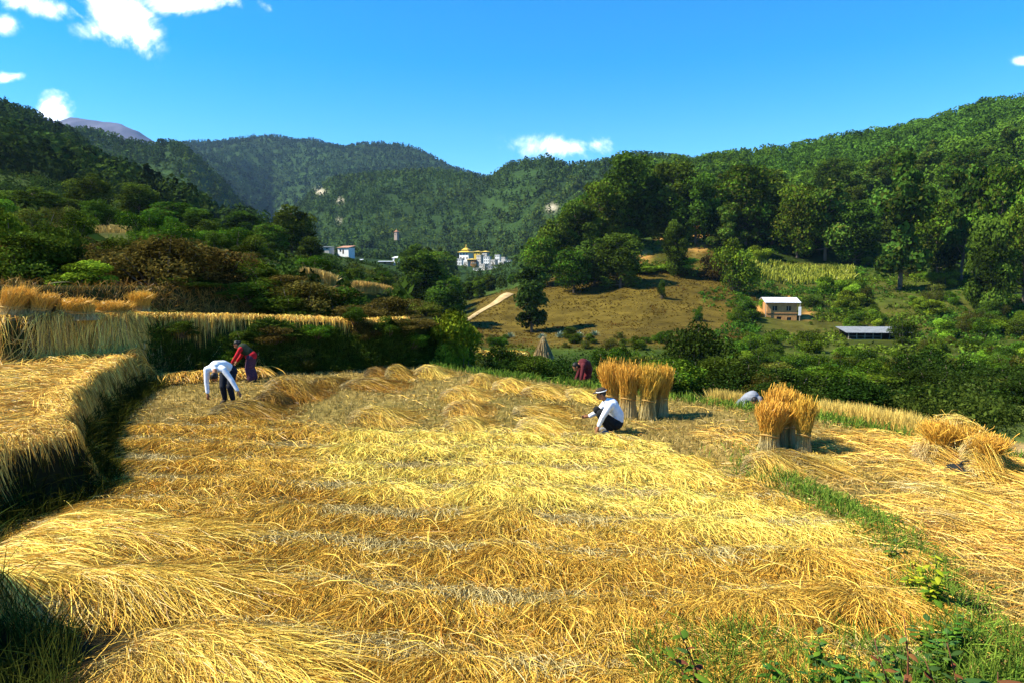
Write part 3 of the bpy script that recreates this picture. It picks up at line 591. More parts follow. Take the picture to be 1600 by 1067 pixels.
SHRUB = {
    'dark': [make_shrub(1, 1.35, 7000, .032, DK, 200 + i) for i in range(3)],
    'hedge': [make_shrub(1, 1.3, 7000, .03, DH, 250 + i, warm=(.04, .075, .010)) for i in range(3)],
    'green': [make_shrub(1, 1.3, 7000, .032, MD, 210 + i, warm=LT) for i in range(3)],
    'light': [make_shrub(1, 1.25, 7000, .03, LT, 220 + i, spiky=True) for i in range(3)],
    'brown': [make_shrub(1, 1.5, 7000, .028, BR, 230 + i, stems=16, warm=(.13, .095, .02), spiky=True) for i in range(3)],
    'olive': [make_shrub(1, 1.5, 6000, .03, OL, 240 + i, warm=BR) for i in range(2)],
}
NG = {}
def plant(lib, kind, name, label, cat, x, y, h, w=None, group=None, sink=.0, z=None):
    v = lib[kind]; i = NG.get((id(v), 'n'), 0); NG[(id(v), 'n')] = i + 1
    pr = v[i % len(v)]; base_w = {'dense': .72, 'green': .78, 'layer': .70, 'cone': .42, 'column': .46}.get(kind, 1.0) if lib is TREE else {'dark': 1.35, 'hedge': 1.3, 'green': 1.3, 'light': 1.25, 'brown': 1.5, 'olive': 1.5}[kind]
    sx = h if w is None else w / base_w
    z = g1(x, y) if z is None else z
    t = thing(name, label, cat, (x, y, z - sink * h), rng.uniform(0, 6.28), group, (sx, sx, h))
    tr = obj('trunk' if lib is TREE else 'stem', pr[0], None, t); cr = obj('crown' if lib is TREE else 'foliage', pr[1], None, t)
    if not pr[0].materials: pr[0].materials.append(M_BARK)
    if not pr[1].materials: pr[1].materials.append(M_LEAF)
    return t
def pxplant(lib, kind, name, label, cat, px, Y, top, wpx, group=None, sink=.02):
    """stands on the land at distance Y in the column px; its top reaches the picture height top"""
    x = at(px, 430, Y)[0]; z = g1(x, Y); zt = at(px, top, Y)[2]
    return plant(lib, kind, name, label, cat, x, Y, max(.4, zt - z), wpx * Y / F, group, sink, z)
G = 'trees on the wooded ridge'
for (k, px, Y, top, w, lab) in [
    ('dense', 980, 176, 246, 105, 'tallest dark broad tree standing out at the left end of the wooded ridge'),
    ('green', 935, 168, 288, 80, 'green tree just left of the tallest tree on the wooded ridge'),
    ('dense', 905, 160, 318, 70, 'dark tree stepping down towards the valley at the left end of the ridge wood'),
    ('dense', 872, 155, 345, 60, 'dark tree at the outer left corner of the ridge wood'),
    ('green', 846, 150, 372, 56, 'small leafy tree lowest on the left corner of the ridge wood'),
    ('dense', 1050, 178, 258, 90, 'dark wide tree right of the tallest tree on the wooded ridge'),
    ('dense', 1085, 172, 276, 72, 'dark tree above the bare ochre bank on the ridge'),
    ('layer', 1135, 166, 318, 62, 'light tree with thin pale trunks above the ochre bank'),
    ('green', 1165, 176, 266, 96, 'round green tree behind the thin pale trunked tree on the ridge'),
    ('dense', 1205, 178, 274, 80, 'dark tree in the middle of the ridge wood'),
    ('green', 1245, 168, 292, 74, 'green tree above the yellow maize patch on the ridge'),
    ('layer', 1290, 166, 286, 86, 'tree with spreading layers of foliage right of the maize patch'),
    ('dense', 1335, 164, 318, 70, 'dark tree left of the big pale trunked tree on the right slope'),
    ('layer', 1408, 138, 252, 118, 'big spreading tree with a pale bare trunk above the long shed'),
    ('green', 1462, 150, 312, 74, 'green tree right behind the big pale trunked tree'),
    ('layer', 1505, 142, 262, 82, 'tall loose tree between the pale trunked tree and the right edge wood'),
    ('green', 1560, 138, 272, 88, 'tall green tree near the right edge of the photo'),
    ('dense', 1548, 118, 345, 70, 'dark tree with a thin pale trunk low on the right slope'),
    ('green', 1600, 122, 318, 84, 'leafy tree cut by the right edge of the photo'),
    ('dense', 930, 142, 378, 72, 'dark round tree at the top left corner of the brown slope'),
    ('dense', 968, 138, 368, 74, 'dark round tree above the light bush on the brown slope edge'),
    ('green', 895, 138, 392, 66, 'green round tree above the left part of the brown slope'),
    ('dense', 1056, 148, 348, 40, 'small dark tree left of the terraced ochre bank'),
]: pxplant(TREE, k, 'tree', lab, 'tree', px, Y, top, w, G)
pxplant(TREE, 'column', 'tree', 'lone slim dark tree standing at the foot of the brown slope', 'tree', 833, 110, 416, 50)
G = 'trees beyond the left terraces'
for (k, px, Y, top, w, lab) in [
    ('dense', 150, 105, 276, 62, 'dark round tree below the hill on the left, next to the pagoda roof'),
    ('dense', 222, 112, 290, 66, 'dark round tree right of the little pagoda on the left hill foot'),
    ('green', 275, 100, 320, 76, 'wide low green tree above the bright yellow strip'),
    ('dense', 318, 98, 328, 54, 'dark low tree at the end of the bright yellow strip'),
    ('dense', 60, 90, 296, 80, 'dark spreading tree at the far left below the hill'),
    ('dense', 108, 96, 312, 60, 'dark tree between the far left tree and the pagoda'),
    ('green', 30, 70, 330, 70, 'bright green tree rising over the left shrubs near the photo edge'),
    ('dense', 384, 118, 332, 58, 'dark tree left of the tall tree by the white house'),
    ('dense', 456, 125, 326, 66, 'tall dark tree left of the white house in the valley'),
    ('green', 425, 110, 352, 60, 'green tree between the two dark trees beside the white house'),
    ('dense', 486, 120, 372, 40, 'dark tree right below the tall dark tree by the white house'),
]: pxplant(TREE, k, 'tree', lab, 'tree', px, Y, top, w, G)
# the wood on the valley floor in front of the town
LABV = 'tree in the thick valley wood between the terraces and the town'
for i in range(70):
    px = rng.uniform(520, 845); Y = math.exp(rng.uniform(math.log(95), math.log(420)))
    if px > 700 and Y < 150: Y += 90
    x = at(px, 430, Y)[0]
    hgt = rng.uniform(7, 12)
    zt = g1(x, Y) + hgt; lim = 385 if px < 690 else 428
    if 500 < px < 640 and Y < 420: lim = 418
    qx, qy = proj(np.array([x, Y, zt]))
    if qy < lim: zt = at(px, lim + rng.uniform(0, 14), Y)[2]
    hgt = zt - g1(x, Y)
    if hgt < 2.5: continue
    plant(TREE, ['dense', 'green', 'dense', 'layer'][i % 4], 'tree', LABV, 'tree', x, Y, hgt, hgt * rng.uniform(.7, 1.0), 'trees in the valley wood', .03)
LABR = 'green tree in the mixed wood behind the front row of ridge trees'
for i in range(80):
    px = rng.uniform(900, 1640); Y = rng.uniform(175, 250); x = at(px, 430, Y)[0]; h = rng.uniform(9, 15)
    plant(TREE, ['green', 'dense', 'layer'][i % 3], 'tree', LABR, 'tree', x, Y, h, h * rng.uniform(.65, .95), 'trees behind the ridge front', .03)
# shrubs
LABK = 'small bush sprouting from the shaded bank of the upper terrace'
for i in range(14):
    u = (i + rng.random()) / 14; x = float(np.interp(u, [0, .4, .8, 1], [-10.4, -7.4, -4.0, -2.9])); Y = float(np.interp(u, [0, .4, .8, 1], [20.75, 22.25, 23.5, 25])) + rng.uniform(-.05, .35)
    plant(SHRUB, ['dark', 'olive', 'green', 'dark', 'brown'][i % 5], 'shrub', LABK, 'shrub', x, Y, rng.uniform(.35, .75), rng.uniform(.9, 1.5), 'bushes on the shaded terrace bank', .1)
S1 = 'shrubs in the hedge beyond the field'
LABH = 'dense green shrub in the hedge growing beyond the far edge of the field'
for i in range(74):
    px = rng.uniform(745, 1640) if i > 6 else 1460 + 26 * i; Y = rng.uniform(22.5, 36) if px < 1250 else rng.uniform(21, 36)
    if px > 1600 and Y < 24: continue
    x = at(px, 430, Y)[0]
    if sdpoly(np.array([x]), np.array([Y]), EDGE)[0] > -1.4: Y += 4; x = at(px, 430, Y)[0]
    top = (565 if px < 1000 else 560 + (px - 1000) * .06) + rng.uniform(-12, 40) + (Y < 26) * 18
    z = g1(x, Y); zt = at(px, top, Y)[2]; h = zt - z
    if h < .45: continue
    plant(SHRUB, ['hedge', 'green', 'hedge', 'dark', 'hedge', 'olive'][i % 6], 'shrub', LABH, 'shrub', x, Y, h, rng.uniform(2.0, 3.6), S1, .05)
for (k, px, Y, top, w, lab) in [
    ('hedge', 1088, 46, 503, 115, 'big dark round bush rising above the hedge behind the standing sheaves'),
    ('hedge', 1445, 41, 536, 100, 'tall dark bush in the hedge below the right end of the long shed'),
    ('hedge', 1505, 36, 556, 90, 'dark rounded bush in the hedge left of the right edge bushes'),
    ('hedge', 1566, 31, 574, 100, 'big dark bush near the right edge above the pale lower field'),
    ('green', 1352, 40, 560, 84, 'leafy green bush in the hedge below the left end of the long shed'),
    ('hedge', 1262, 42, 556, 90, 'dark bush in the hedge right above the leaning sheaves'),
    ('hedge', 1185, 47, 548, 84, 'dark bush in the hedge below the farm hut'),
    ('green', 965, 50, 534, 70, 'green bush in the hedge right of the person in dark red'),
    ('hedge', 785, 34, 540, 84, 'dark bush in the hedge left of the conical haystack'),
    ('hedge', 1622, 27, 590, 90, 'dark bush cut by the right edge of the photo beyond the field'),
    ('light', 700, 25.5, 478, 92, 'bright green bush at the corner of the upper terrace'),
    ('green', 722, 27, 500, 60, 'green bush leaning out right of the bright terrace corner bush'),
    ('brown', 640, 24.6, 492, 100, 'brown dry bush left of the bright green bush at the terrace corner'),
    ('brown', 615, 27, 462, 80, 'brown dry bush just below the yellow crop strip at the terrace end'),
    ('olive', 668, 28, 470, 80, 'olive bush right of the yellow crop strip behind the terrace corner'),
    ('light', 130, 22.5, 403, 96, 'bright green bush standing among dark bushes on the left terrace'),
    ('brown', 255, 24.5, 365, 180, 'tall brown dry bush in the middle of the left terrace shrubs'),
    ('brown', 205, 25.5, 372, 130, 'brown dry bush left of the tall brown one on the left terrace'),
    ('brown', 335, 26, 385, 120, 'brown dry bush right of the tall brown one on the left terrace'),
    ('dark', 45, 24, 362, 150, 'dark bush at the left edge above the standing straw sheaves'),
    ('green', 20, 27, 322, 110, 'tall green bush at the top left end of the terrace shrubs'),
    ('dark', 95, 26, 350, 120, 'dark bush behind the bright green one on the left terrace'),
    ('dark', 420, 27, 415, 110, 'dark bush above the middle of the upper terrace edge'),
    ('brown', 470, 26, 436, 120, 'low brown bush above the upper terrace edge'),
    ('dark', 525, 26, 448, 110, 'dark bush left of the yellow crop strip on the terrace'),
    ('brown', 565, 25, 470, 90, 'brown bush at the right end of the upper terrace straw line'),
    ('dark', 385, 25, 440, 120, 'low dark bush right above the straw edge of the upper terrace'),
    ('dark', 300, 24.4, 440, 130, 'dark bush at the foot of the brown bushes on the upper terrace'),
    ('green', 365, 28, 395, 90, 'green bush behind the brown bushes of the left terrace'),
    ('dark', 450, 24.8, 462, 130, 'low dark bush just above the upper terrace straw line'),
    ('light', 925, 150, 430, 60, 'bright leafy bush below the dark trees at the left of the brown slope'),
    ('light', 1010, 150, 412, 80, 'bright green bush under the ochre bank above the brown slope'),
    ('light', 1065, 152, 402, 84, 'wide bright green bush above the right part of the brown slope'),
    ('brown', 1118, 148, 396, 60, 'brown leafy bush between green ones above the brown slope'),
    ('green', 1150, 138, 372, 80, 'green bush left of the yellow maize patch'),
    ('dark', 1035, 126, 436, 14, 'tiny dark bush alone high on the brown slope'),
    ('green', 1093, 112, 478, 18, 'small green bush alone on the right side of the brown slope'),
    ('dark', 1170, 118, 466, 50, 'dark bush left of the small two storey hut'),
    ('dark', 1418, 96, 500, 60, 'dark bush in front of the right end of the long shed'),
]: pxplant(SHRUB, k, 'shrub', lab, 'shrub', px, Y, top, w, None, .04)
LABS = 'green shrub among many on the overgrown slope around the hut and the shed'
for i in range(190):
    px = rng.uniform(1150, 1660); Y = math.exp(rng.uniform(math.log(46), math.log(168))); x = at(px, 430, Y)[0]
    h = rng.uniform(1.0, 2.6) * (.7 + Y / 180); w = h * rng.uniform(1.1, 1.9)
    z = g1(x, Y); qx, qy = proj(np.array([x, Y, z + h])); wp = w * F / Y / 2
    if 1185 - wp < qx < 1268 + wp and qy < 512 and Y < 122: continue
    if 1325 - wp < qx < 1425 + wp and qy < 534 and Y < 103: continue
    if abs(qx - 1408) < 12 + wp and Y < 138 and qy < 440: continue
    if 1165 - wp < qx < 1320 and 395 < qy < 424 and Y < 160: continue
    plant(SHRUB, ['green', 'light', 'dark', 'green', 'olive', 'light'][i % 6], 'shrub', LABS, 'shrub', x, Y, h, w, 'shrubs on the overgrown right slope', .05)
LABT = 'shrub in the tangle of bushes above the upper left terrace'
for i in range(46):
    px = rng.uniform(-30, 640); Y = rng.uniform(25, 44); x = at(px, 430, Y)[0]; lim = np.interp(px, [0, 100, 250, 330, 420, 500, 640], [340, 365, 372, 392, 420, 440, 478]) + rng.uniform(0, 30)
    z = g1(x, Y); h = at(px, lim, Y)[2] - z
    if h < .5: continue
    plant(SHRUB, ['dark', 'brown', 'dark', 'olive', 'brown'][i % 5], 'shrub', LABT, 'shrub', x, Y, h, rng.uniform(2.2, 4), 'shrubs above the left terraces', .05)
LABL = 'low green shrub on the valley side beyond the left terrace bushes'
for i in range(40):
    px = rng.uniform(0, 720); Y = rng.uniform(48, 100); x = at(px, 430, Y)[0]; h = rng.uniform(1.2, 3)
    plant(SHRUB, ['dark', 'green', 'dark', 'green', 'olive'][i % 5], 'shrub', LABL, 'shrub', x, Y, h, h * 1.5, 'shrubs on the left valley side', .05)
LABB = 'small bush at the foot of the brown slope by the valley terraces'
for i in range(26):
    px = rng.uniform(735, 1160); Y = rng.uniform(82, 96); x = at(px, 430, Y)[0]; h = rng.uniform(.7, 1.7)
    if abs(px - 833) < 22: continue
    plant(SHRUB, ['dark', 'green', 'olive'][i % 3], 'shrub', LABB, 'shrub', x, Y, h, h * 1.7, 'bushes at the foot of the brown slope', .05)

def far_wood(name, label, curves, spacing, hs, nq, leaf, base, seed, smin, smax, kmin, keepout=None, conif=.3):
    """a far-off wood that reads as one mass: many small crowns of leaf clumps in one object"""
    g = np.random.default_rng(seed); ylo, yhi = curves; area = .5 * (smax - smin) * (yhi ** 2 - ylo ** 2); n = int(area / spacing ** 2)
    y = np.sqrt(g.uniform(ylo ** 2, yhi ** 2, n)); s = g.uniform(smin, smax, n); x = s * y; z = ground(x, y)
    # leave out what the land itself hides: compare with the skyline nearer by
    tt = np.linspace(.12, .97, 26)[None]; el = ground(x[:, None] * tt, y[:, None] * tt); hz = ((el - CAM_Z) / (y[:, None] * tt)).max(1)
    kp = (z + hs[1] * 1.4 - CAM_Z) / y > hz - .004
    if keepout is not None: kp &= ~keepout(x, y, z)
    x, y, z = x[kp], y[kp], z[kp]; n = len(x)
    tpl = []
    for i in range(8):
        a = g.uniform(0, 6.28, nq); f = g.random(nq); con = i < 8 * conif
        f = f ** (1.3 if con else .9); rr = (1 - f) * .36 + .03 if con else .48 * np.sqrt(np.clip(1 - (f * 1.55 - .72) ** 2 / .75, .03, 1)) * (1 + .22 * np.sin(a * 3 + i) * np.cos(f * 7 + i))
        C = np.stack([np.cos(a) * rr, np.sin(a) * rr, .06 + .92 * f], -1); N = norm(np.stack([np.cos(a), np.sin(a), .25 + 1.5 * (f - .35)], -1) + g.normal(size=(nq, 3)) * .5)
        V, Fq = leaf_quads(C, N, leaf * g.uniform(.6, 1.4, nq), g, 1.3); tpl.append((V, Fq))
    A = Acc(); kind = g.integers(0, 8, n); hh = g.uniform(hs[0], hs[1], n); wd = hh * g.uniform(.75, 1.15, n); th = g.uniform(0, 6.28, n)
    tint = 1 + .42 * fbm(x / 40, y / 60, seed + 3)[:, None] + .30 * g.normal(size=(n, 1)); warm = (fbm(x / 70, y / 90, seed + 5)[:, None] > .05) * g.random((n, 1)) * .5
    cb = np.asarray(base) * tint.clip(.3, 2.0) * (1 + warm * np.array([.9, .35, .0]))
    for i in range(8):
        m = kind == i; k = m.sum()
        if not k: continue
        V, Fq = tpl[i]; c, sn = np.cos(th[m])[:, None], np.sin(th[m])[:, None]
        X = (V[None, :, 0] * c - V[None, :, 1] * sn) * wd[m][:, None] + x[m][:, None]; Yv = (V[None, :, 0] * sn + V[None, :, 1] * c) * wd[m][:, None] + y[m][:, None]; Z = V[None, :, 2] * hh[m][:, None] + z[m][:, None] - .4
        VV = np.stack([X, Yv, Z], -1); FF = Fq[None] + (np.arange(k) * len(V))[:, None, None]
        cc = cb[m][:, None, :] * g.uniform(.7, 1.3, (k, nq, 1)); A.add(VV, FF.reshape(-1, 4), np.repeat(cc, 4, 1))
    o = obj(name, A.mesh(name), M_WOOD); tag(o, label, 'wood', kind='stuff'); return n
def ko_right(x, y, z):
    return (y < 250) & (x / y < .08)
def ko_left(x, y, z):
    px, py = proj(np.stack([x, y, z], -1)); return (y < 220) & (px > 330) | (np.abs(px - 165) < 16) & (y < 215) & (py < 360)
def ko_mid(x, y, z):
    px, py = proj(np.stack([x, y, z], -1)); k = np.zeros(x.shape, bool)
    for a, b, r in [(500, 300, 8), (532, 314, 5), (442, 330, 5), (530, 345, 5), (862, 325, 8), (620, 360, 6)]: k |= (px - a) ** 2 + (py - b) ** 2 < r * r
    return k | ((px > 700) & (px < 825) & (y < 560)) | ((py > 365) & (px > 470) & (px < 630) & (y < 480))
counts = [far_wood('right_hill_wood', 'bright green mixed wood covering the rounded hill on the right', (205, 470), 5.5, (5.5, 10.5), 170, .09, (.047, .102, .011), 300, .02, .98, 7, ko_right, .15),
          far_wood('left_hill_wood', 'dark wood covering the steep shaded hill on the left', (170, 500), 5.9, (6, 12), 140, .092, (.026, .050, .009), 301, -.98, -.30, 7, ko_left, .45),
          far_wood('valley_wood', 'dark wood on the valley floor around the town', (190, 700), 8.5, (6, 10), 60, .14, (.028, .052, .010), 302, -.33, .06, 8, ko_mid, .3),
          far_wood('town_grove', 'low dark trees on the valley floor in front of the town', (185, 430), 6.5, (1.8, 3.4), 70, .14, (.030, .054, .009), 312, -.11, .05, 8, lambda x, y, z: (x / y * F < -98) & (x / y * F > -28) & (y > 380), .2),
          far_wood('middle_ridge_wood', 'pine wood on the lit ridge behind the town', (640, 1240), 8.6, (6, 11), 34, .19, (.045, .080, .014), 303, -.82, .62, 9, ko_mid, .6),
          far_wood('far_mountain_wood', 'blue green wood on the high far mountain', (1250, 2360), 12, (7, 12), 12, .32, (.026, .052, .016), 304, -.62, .12, 11, None, .6)]

def undergrowth(name, label, test, ylo, yhi, smin, smax, spacing, hs, nq, leaf, base, seed):
    g = np.random.default_rng(seed); n = int(.5 * (smax - smin) * (yhi ** 2 - ylo ** 2) / spacing ** 2)
    y = np.sqrt(g.uniform(ylo ** 2, yhi ** 2, n)); x = g.uniform(smin, smax, n) * y; z = ground(x, y); px, py = proj(np.stack([x, y, z], -1))
    kp = test(px, py, x, y); x, y, z = x[kp], y[kp], z[kp]; n = len(x); big = np.clip(.55 + 1.1 * fbm(x / 7, y / 7, seed), .15, 1.3)
    h = g.uniform(hs[0], hs[1], n) * big; w = h * g.uniform(.7, 1.1, n)
    d = norm(g.normal(size=(n, nq, 3))); d[..., 2] = np.abs(d[..., 2]); rr = g.uniform(.5, 1.05, (n, nq, 1))
    C = np.stack([x, y, z], -1)[:, None] + d * rr * np.stack([w, w, h], -1)[:, None]
    N = norm(d + g.normal(size=d.shape) * .8); V, Fq = leaf_quads(C.reshape(-1, 3), N.reshape(-1, 3), np.repeat(leaf * h ** .5, nq) * g.uniform(.6, 1.4, n * nq), g, 1.9)
    t = fbm(x / 9, y / 9, seed + 1)[:, None]; b = np.asarray(base) * (1 + .6 * t + .35 * g.normal(size=(n, 1))).clip(.3, 2.2) * (1 + np.clip(fbm(x / 16, y / 16, seed + 2)[:, None] * 3, 0, 1) * np.array([1.1, .35, .2]))
    c = np.repeat(b[:, None], nq, 1) * g.uniform(.6, 1.4, (n, nq, 1)); A = Acc(); A.add(V, Fq, np.repeat(c.reshape(-1, 3), 4, 0))
    o = obj(name, A.mesh(name), M_LEAF); tag(o, label, 'undergrowth', kind='stuff'); return n
def ug_right(px, py, x, y):
    k = (px > 1125 + 60 * fbm(x / 12, y / 12, 7)) & ~((px > 1183) & (px < 1262) & (y > 110) & (y < 126)) & ~((px > 1325) & (px < 1425) & (y > 92) & (y < 104))
    k &= ~((px > 1165) & (px < 1330) & (py > 398) & (py < 430)); k &= fbm(x / 6, y / 6, 401) > -.28
    return k
def ug_hedge(px, py, x, y):
    e = sdpoly(x, y, EDGE); return (e < -1.6) & (px > 735) & (y > 20.5) & ~((x > 8.5) & (y < 19.5 + .1 * (x - 9)) & (y < 21)) & (fbm(x / 3, y / 3, 441) > -.3)
counts += [undergrowth('undergrowth', 'thick dark green hedge undergrowth just beyond the far field edge', ug_hedge, 20, 40, -.08, .95, .62, (.7, 1.7), 170, .062, (.017, .036, .006), 440)]
counts += [undergrowth('undergrowth', 'dense green undergrowth covering the slope around the hut and the shed', ug_right, 37, 190, .27, .95, 1.25, (.6, 1.7), 26, .22, (.046, .096, .010), 400),
           undergrowth('undergrowth', 'dark green scrub filling the valley side beyond the left terraces', lambda px, py, x, y: (px < 700) & (fbm(x / 8, y / 8, 411) > -.3) & ~((px > 85) & (px < 360) & (y > 56) & (y < 84)), 30, 190, -.98, -.06, 1.5, (.6, 1.9), 24, .24, (.030, .056, .009), 410),
           undergrowth('undergrowth', 'green scrub along the wood edge above the brown slope', lambda px, py, x, y: (px > 830) & (px < 1180) & (py < 470) & (y > 146 - 18 * fbm(x / 9, y / 9, 421)) & (fbm(x / 6, y / 6, 422) > -.12), 125, 200, .02, .37, 1.5, (.6, 1.6), 24, .24, (.06, .11, .012), 420),
           undergrowth('dry_grass', 'short dry grass tufts over the brown slope across the valley', lambda px, py, x, y: (px > 725) & (px < 1185) & (y > 84) & (y < 168) & (fbm(x / 4, y / 4, 451) > -.35), 84, 168, -.08, .38, .8, (.12, .42), 9, .22, (.105, .074, .012), 450),
           undergrowth('undergrowth', 'low green crops and weeds on the valley floor terraces', lambda px, py, x, y: (px > 735) & (px < 1160) & (fbm(x / 5, y / 3, 431) > -.2), 36, 88, -.08, .36, 1.1, (.25, .8), 16, .2, (.07, .12, .014), 430)]
print('far wood trees', counts)
# ------------------------------------------------------------------ sheaves, bundles, stacks
M_CORE = mat_plain('straw_core', (.20, .13, .04), (.30, .2, .06), 20, .95)
def to_obj(A, name, mat, parent=None): return obj(name, A.mesh(name), mat, parent)
def sheaf(label, x, y, h, w, seed, group=None, lean=(0, 0), z=None, n=1300, earf=2.2, rag=.34):
    """a standing bound bundle: spread foot, tight waist, straw rope, bushy head of ears"""
    g = np.random.default_rng(seed); z = g1(x, y) if z is None else z
    t = thing('straw_sheaf', label, 'straw sheaf', (x, y, z), 0, group)
    def line(m, t0, t1, K, spread):
        a = g.uniform(0, 6.28, m)[:, None]; q = np.sqrt(g.random((m, 1))); tt = np.linspace(t0, t1, K + 1)[None] * np.ones((m, 1))
        rad = np.interp(tt, [0, .30, .42, .62, .82, 1.0], [.50, .36, .36, .40, .44, .46]) * w * q * (1 + spread * g.normal(size=(m, 1)) * sst(.55, 1.05, tt))
        hh = h * (tt * (g.uniform(.84, 1.06, (m, 1)) + .12 * (g.random((m, 1)) < .05)))
        droop = sst(.7, 1.1, tt) * g.random((m, 1)) * .10 * h
        tw = a + .5 * g.normal(size=(m, 1)) * tt
        return np.stack([np.cos(tw) * rad + lean[0] * tt * h, np.sin(tw) * rad + lean[1] * tt * h, hh - droop], -1), tt
    P, tt = line(n, 0, .86, 7, .1); c = C_BUTT * .95 + (C_GOLD * .95 - C_BUTT * .95) * sst(.2, .55, tt)[..., None]
    A = Acc(); A.add(*ribbons(P, np.full(tt.shape, .0075), c * g.uniform(.5, 1.3, (n, 1, 1)), g))
    zz = np.array([.02, .3, .6, .8]) * h; V, Fq = tube([(lean[0] * q, lean[1] * q, q) for q in zz], np.array([.34, .24, .28, .3]) * w, 10); A.add(V, Fq, C_GOLD * .5)
    to_obj(A, 'stalks', M_STRAW, t)
    P, tt = line(int(n * earf), .55, 1.04, 5, rag); P = P + g.normal(size=P.shape) * .014
    c = C_GOLD * 1.05 + (C_EAR * 1.35 - C_GOLD) * (g.random((len(P), 1, 1)) * .8)
    B = Acc(); B.add(*ribbons(P, np.linspace(.006, .009, 6)[None] * np.ones((len(P), 1)), c * g.uniform(.6, 1.35, (len(P), 1, 1)), g)); to_obj(B, 'ears', M_STRAW, t)
    a = np.linspace(0, 6.28, 15); rr = .35 * w; T = Acc(); zt = .40 * h
    V, Fq = tube([(math.cos(q) * rr + lean[0] * zt, math.sin(q) * rr + lean[1] * zt, zt + .02 * math.sin(q * 2)) for q in a], [.018] * 15, 6); T.add(V, Fq, np.array([.42, .25, .06])); to_obj(T, 'straw_rope', M_STRAW, t)
    return t
def bundle(label, px, base, wpx, hpx, seed, ang=0., tone=.5, ear=.6, group='straw bundles on the stubble', z=None, n=3800, dark=1.):
    """a loose armful of cut straw dropped on the field: butts together, ears fanned out and drooping"""
    g = np.random.default_rng(seed); p = on(px, base, .0); x, y = p[0], p[1] + .12; zz = g1(x, y) if z is None else z
    Lw = wpx * y / F; H = hpx * y / F * .47; L = max(Lw, .7)
    P0 = np.zeros((n, 9, 3)); t = np.linspace(0, 1, 9)[None]; q = g.normal(size=(n, 1)) * .5; up = np.abs(g.normal(size=(n, 1))) ** .8; st = g.random((n, 1)) * .5; ln = g.uniform(.3, .8, (n, 1))
    u = st + ln * t; D = .34 * H + .30
    lx = (u - .5) * L; ly = q * D * (.55 + .7 * t + .2 * g.normal(size=(n, 1)) * t) ; env = np.clip(1 - (q * .62) ** 2, .05, 1)
    lz = (H * .62) * np.clip(up, 0, 1.7) * env * np.sin(np.pi * np.clip(u * .82 + .16, 0, 1)) ** .8 + .02
    lz = lz * (1 + .35 * np.sin(q * 3 + seed)) + .3 * H * g.random((n, 1)) ** 2 * np.sin(np.pi * t * g.uniform(.5, 1, (n, 1))) + g.normal(size=(n, 9)) * .008; lz = lz * (1 - .35 * t ** 3); wv = g.normal(size=(n, 9)) * .02 + g.normal(size=(n, 1)) * .5 * (t - .3) + .10 * np.sin(t * 5 + g.uniform(0, 6.28, (n, 1)))
    ca, sa = math.cos(ang), math.sin(ang); P0[..., 0] = lx * ca - (ly + wv) * sa; P0[..., 1] = lx * sa + (ly + wv) * ca; P0[..., 2] = np.maximum(lz, .01)
    c = straw_cols(n, 8, np.clip(np.full(n, ear) + g.normal(size=n) * .3, 0, 1), np.clip(np.full(n, tone) + g.normal(size=n) * .3, 0, 1), g) * dark
    A = Acc(); A.add(*ribbons(P0, np.full((n, 9), .0048) * (.6 + .03 * y), c, g))
    # the packed inside
    s, r = np.meshgrid(np.linspace(0, 6.283, 17)[:-1], np.linspace(0, 1, 6)); X = np.cos(s) * r * L * .40; Yv = np.sin(s) * r * D * .62; Zv = H * .36 * np.sqrt(np.clip(1 - r ** 2, 0, 1)) - .02
    V = np.stack([X * ca - Yv * sa, X * sa + Yv * ca, Zv], -1).reshape(-1, 3); i = np.arange(96).reshape(6, 16); j = np.roll(i, -1, 1); A.add(V, np.stack([i[:-1], j[:-1], j[1:], i[1:]], -1).reshape(-1, 4), C_GOLD * .42 * dark)
    o = obj('straw_bundle', A.mesh('straw_bundle'), M_STRAW, None, (x, y, zz)); return tag(o, label, 'straw bundle', group)
GS = 'sheaves standing behind the squatting man'
for i, (lab, px, base, top, w) in enumerate([
    ('leftmost of the four standing sheaves behind the squatting man, half hidden by its neighbour', 957, 650, 572, 34),
    ('second sheaf from the left in the standing group of four, with bushy head', 982, 654, 574, 36),
    ('front sheaf of the standing group of four with a pale spread foot and tight waist', 1013, 656, 578, 34),
    ('rightmost of the four standing sheaves, darker and slightly behind the pale footed one', 1035, 652, 578, 26)]):
    p = on(px, base, 0); sheaf(lab, p[0], p[1] + .15, (base - top) * p[1] / F * 1.0, w * p[1] / F * .95, 500 + i, GS, lean=((-.03, .02, .03, .05)[i], 0))
GS = 'sheaves leaning together on the right field'
for i, (lab, px, base, top, w, ln) in enumerate([
    ('broad golden sheaf at the left of the leaning group on the right field', 1203, 700, 622, 44, .06),
    ('tallest middle sheaf of the leaning group, its ears sticking up highest', 1228, 698, 606, 44, .02),
    ('narrow pale sheaf at the right of the leaning group beside the dark gap', 1258, 702, 618, 32, .0),
    ('small sheaf behind the others in the leaning group on the right field', 1243, 694, 612, 36, .0)]):
    p = on(px, base + 9, 0); sheaf(lab, p[0], p[1] + .1 + .3 * (i % 2), (base - top) * p[1] / F, w * p[1] / F * .92, 520 + i, GS, lean=(ln, 0))
GS = 'sheaves leaning on the bank of the upper left terrace'
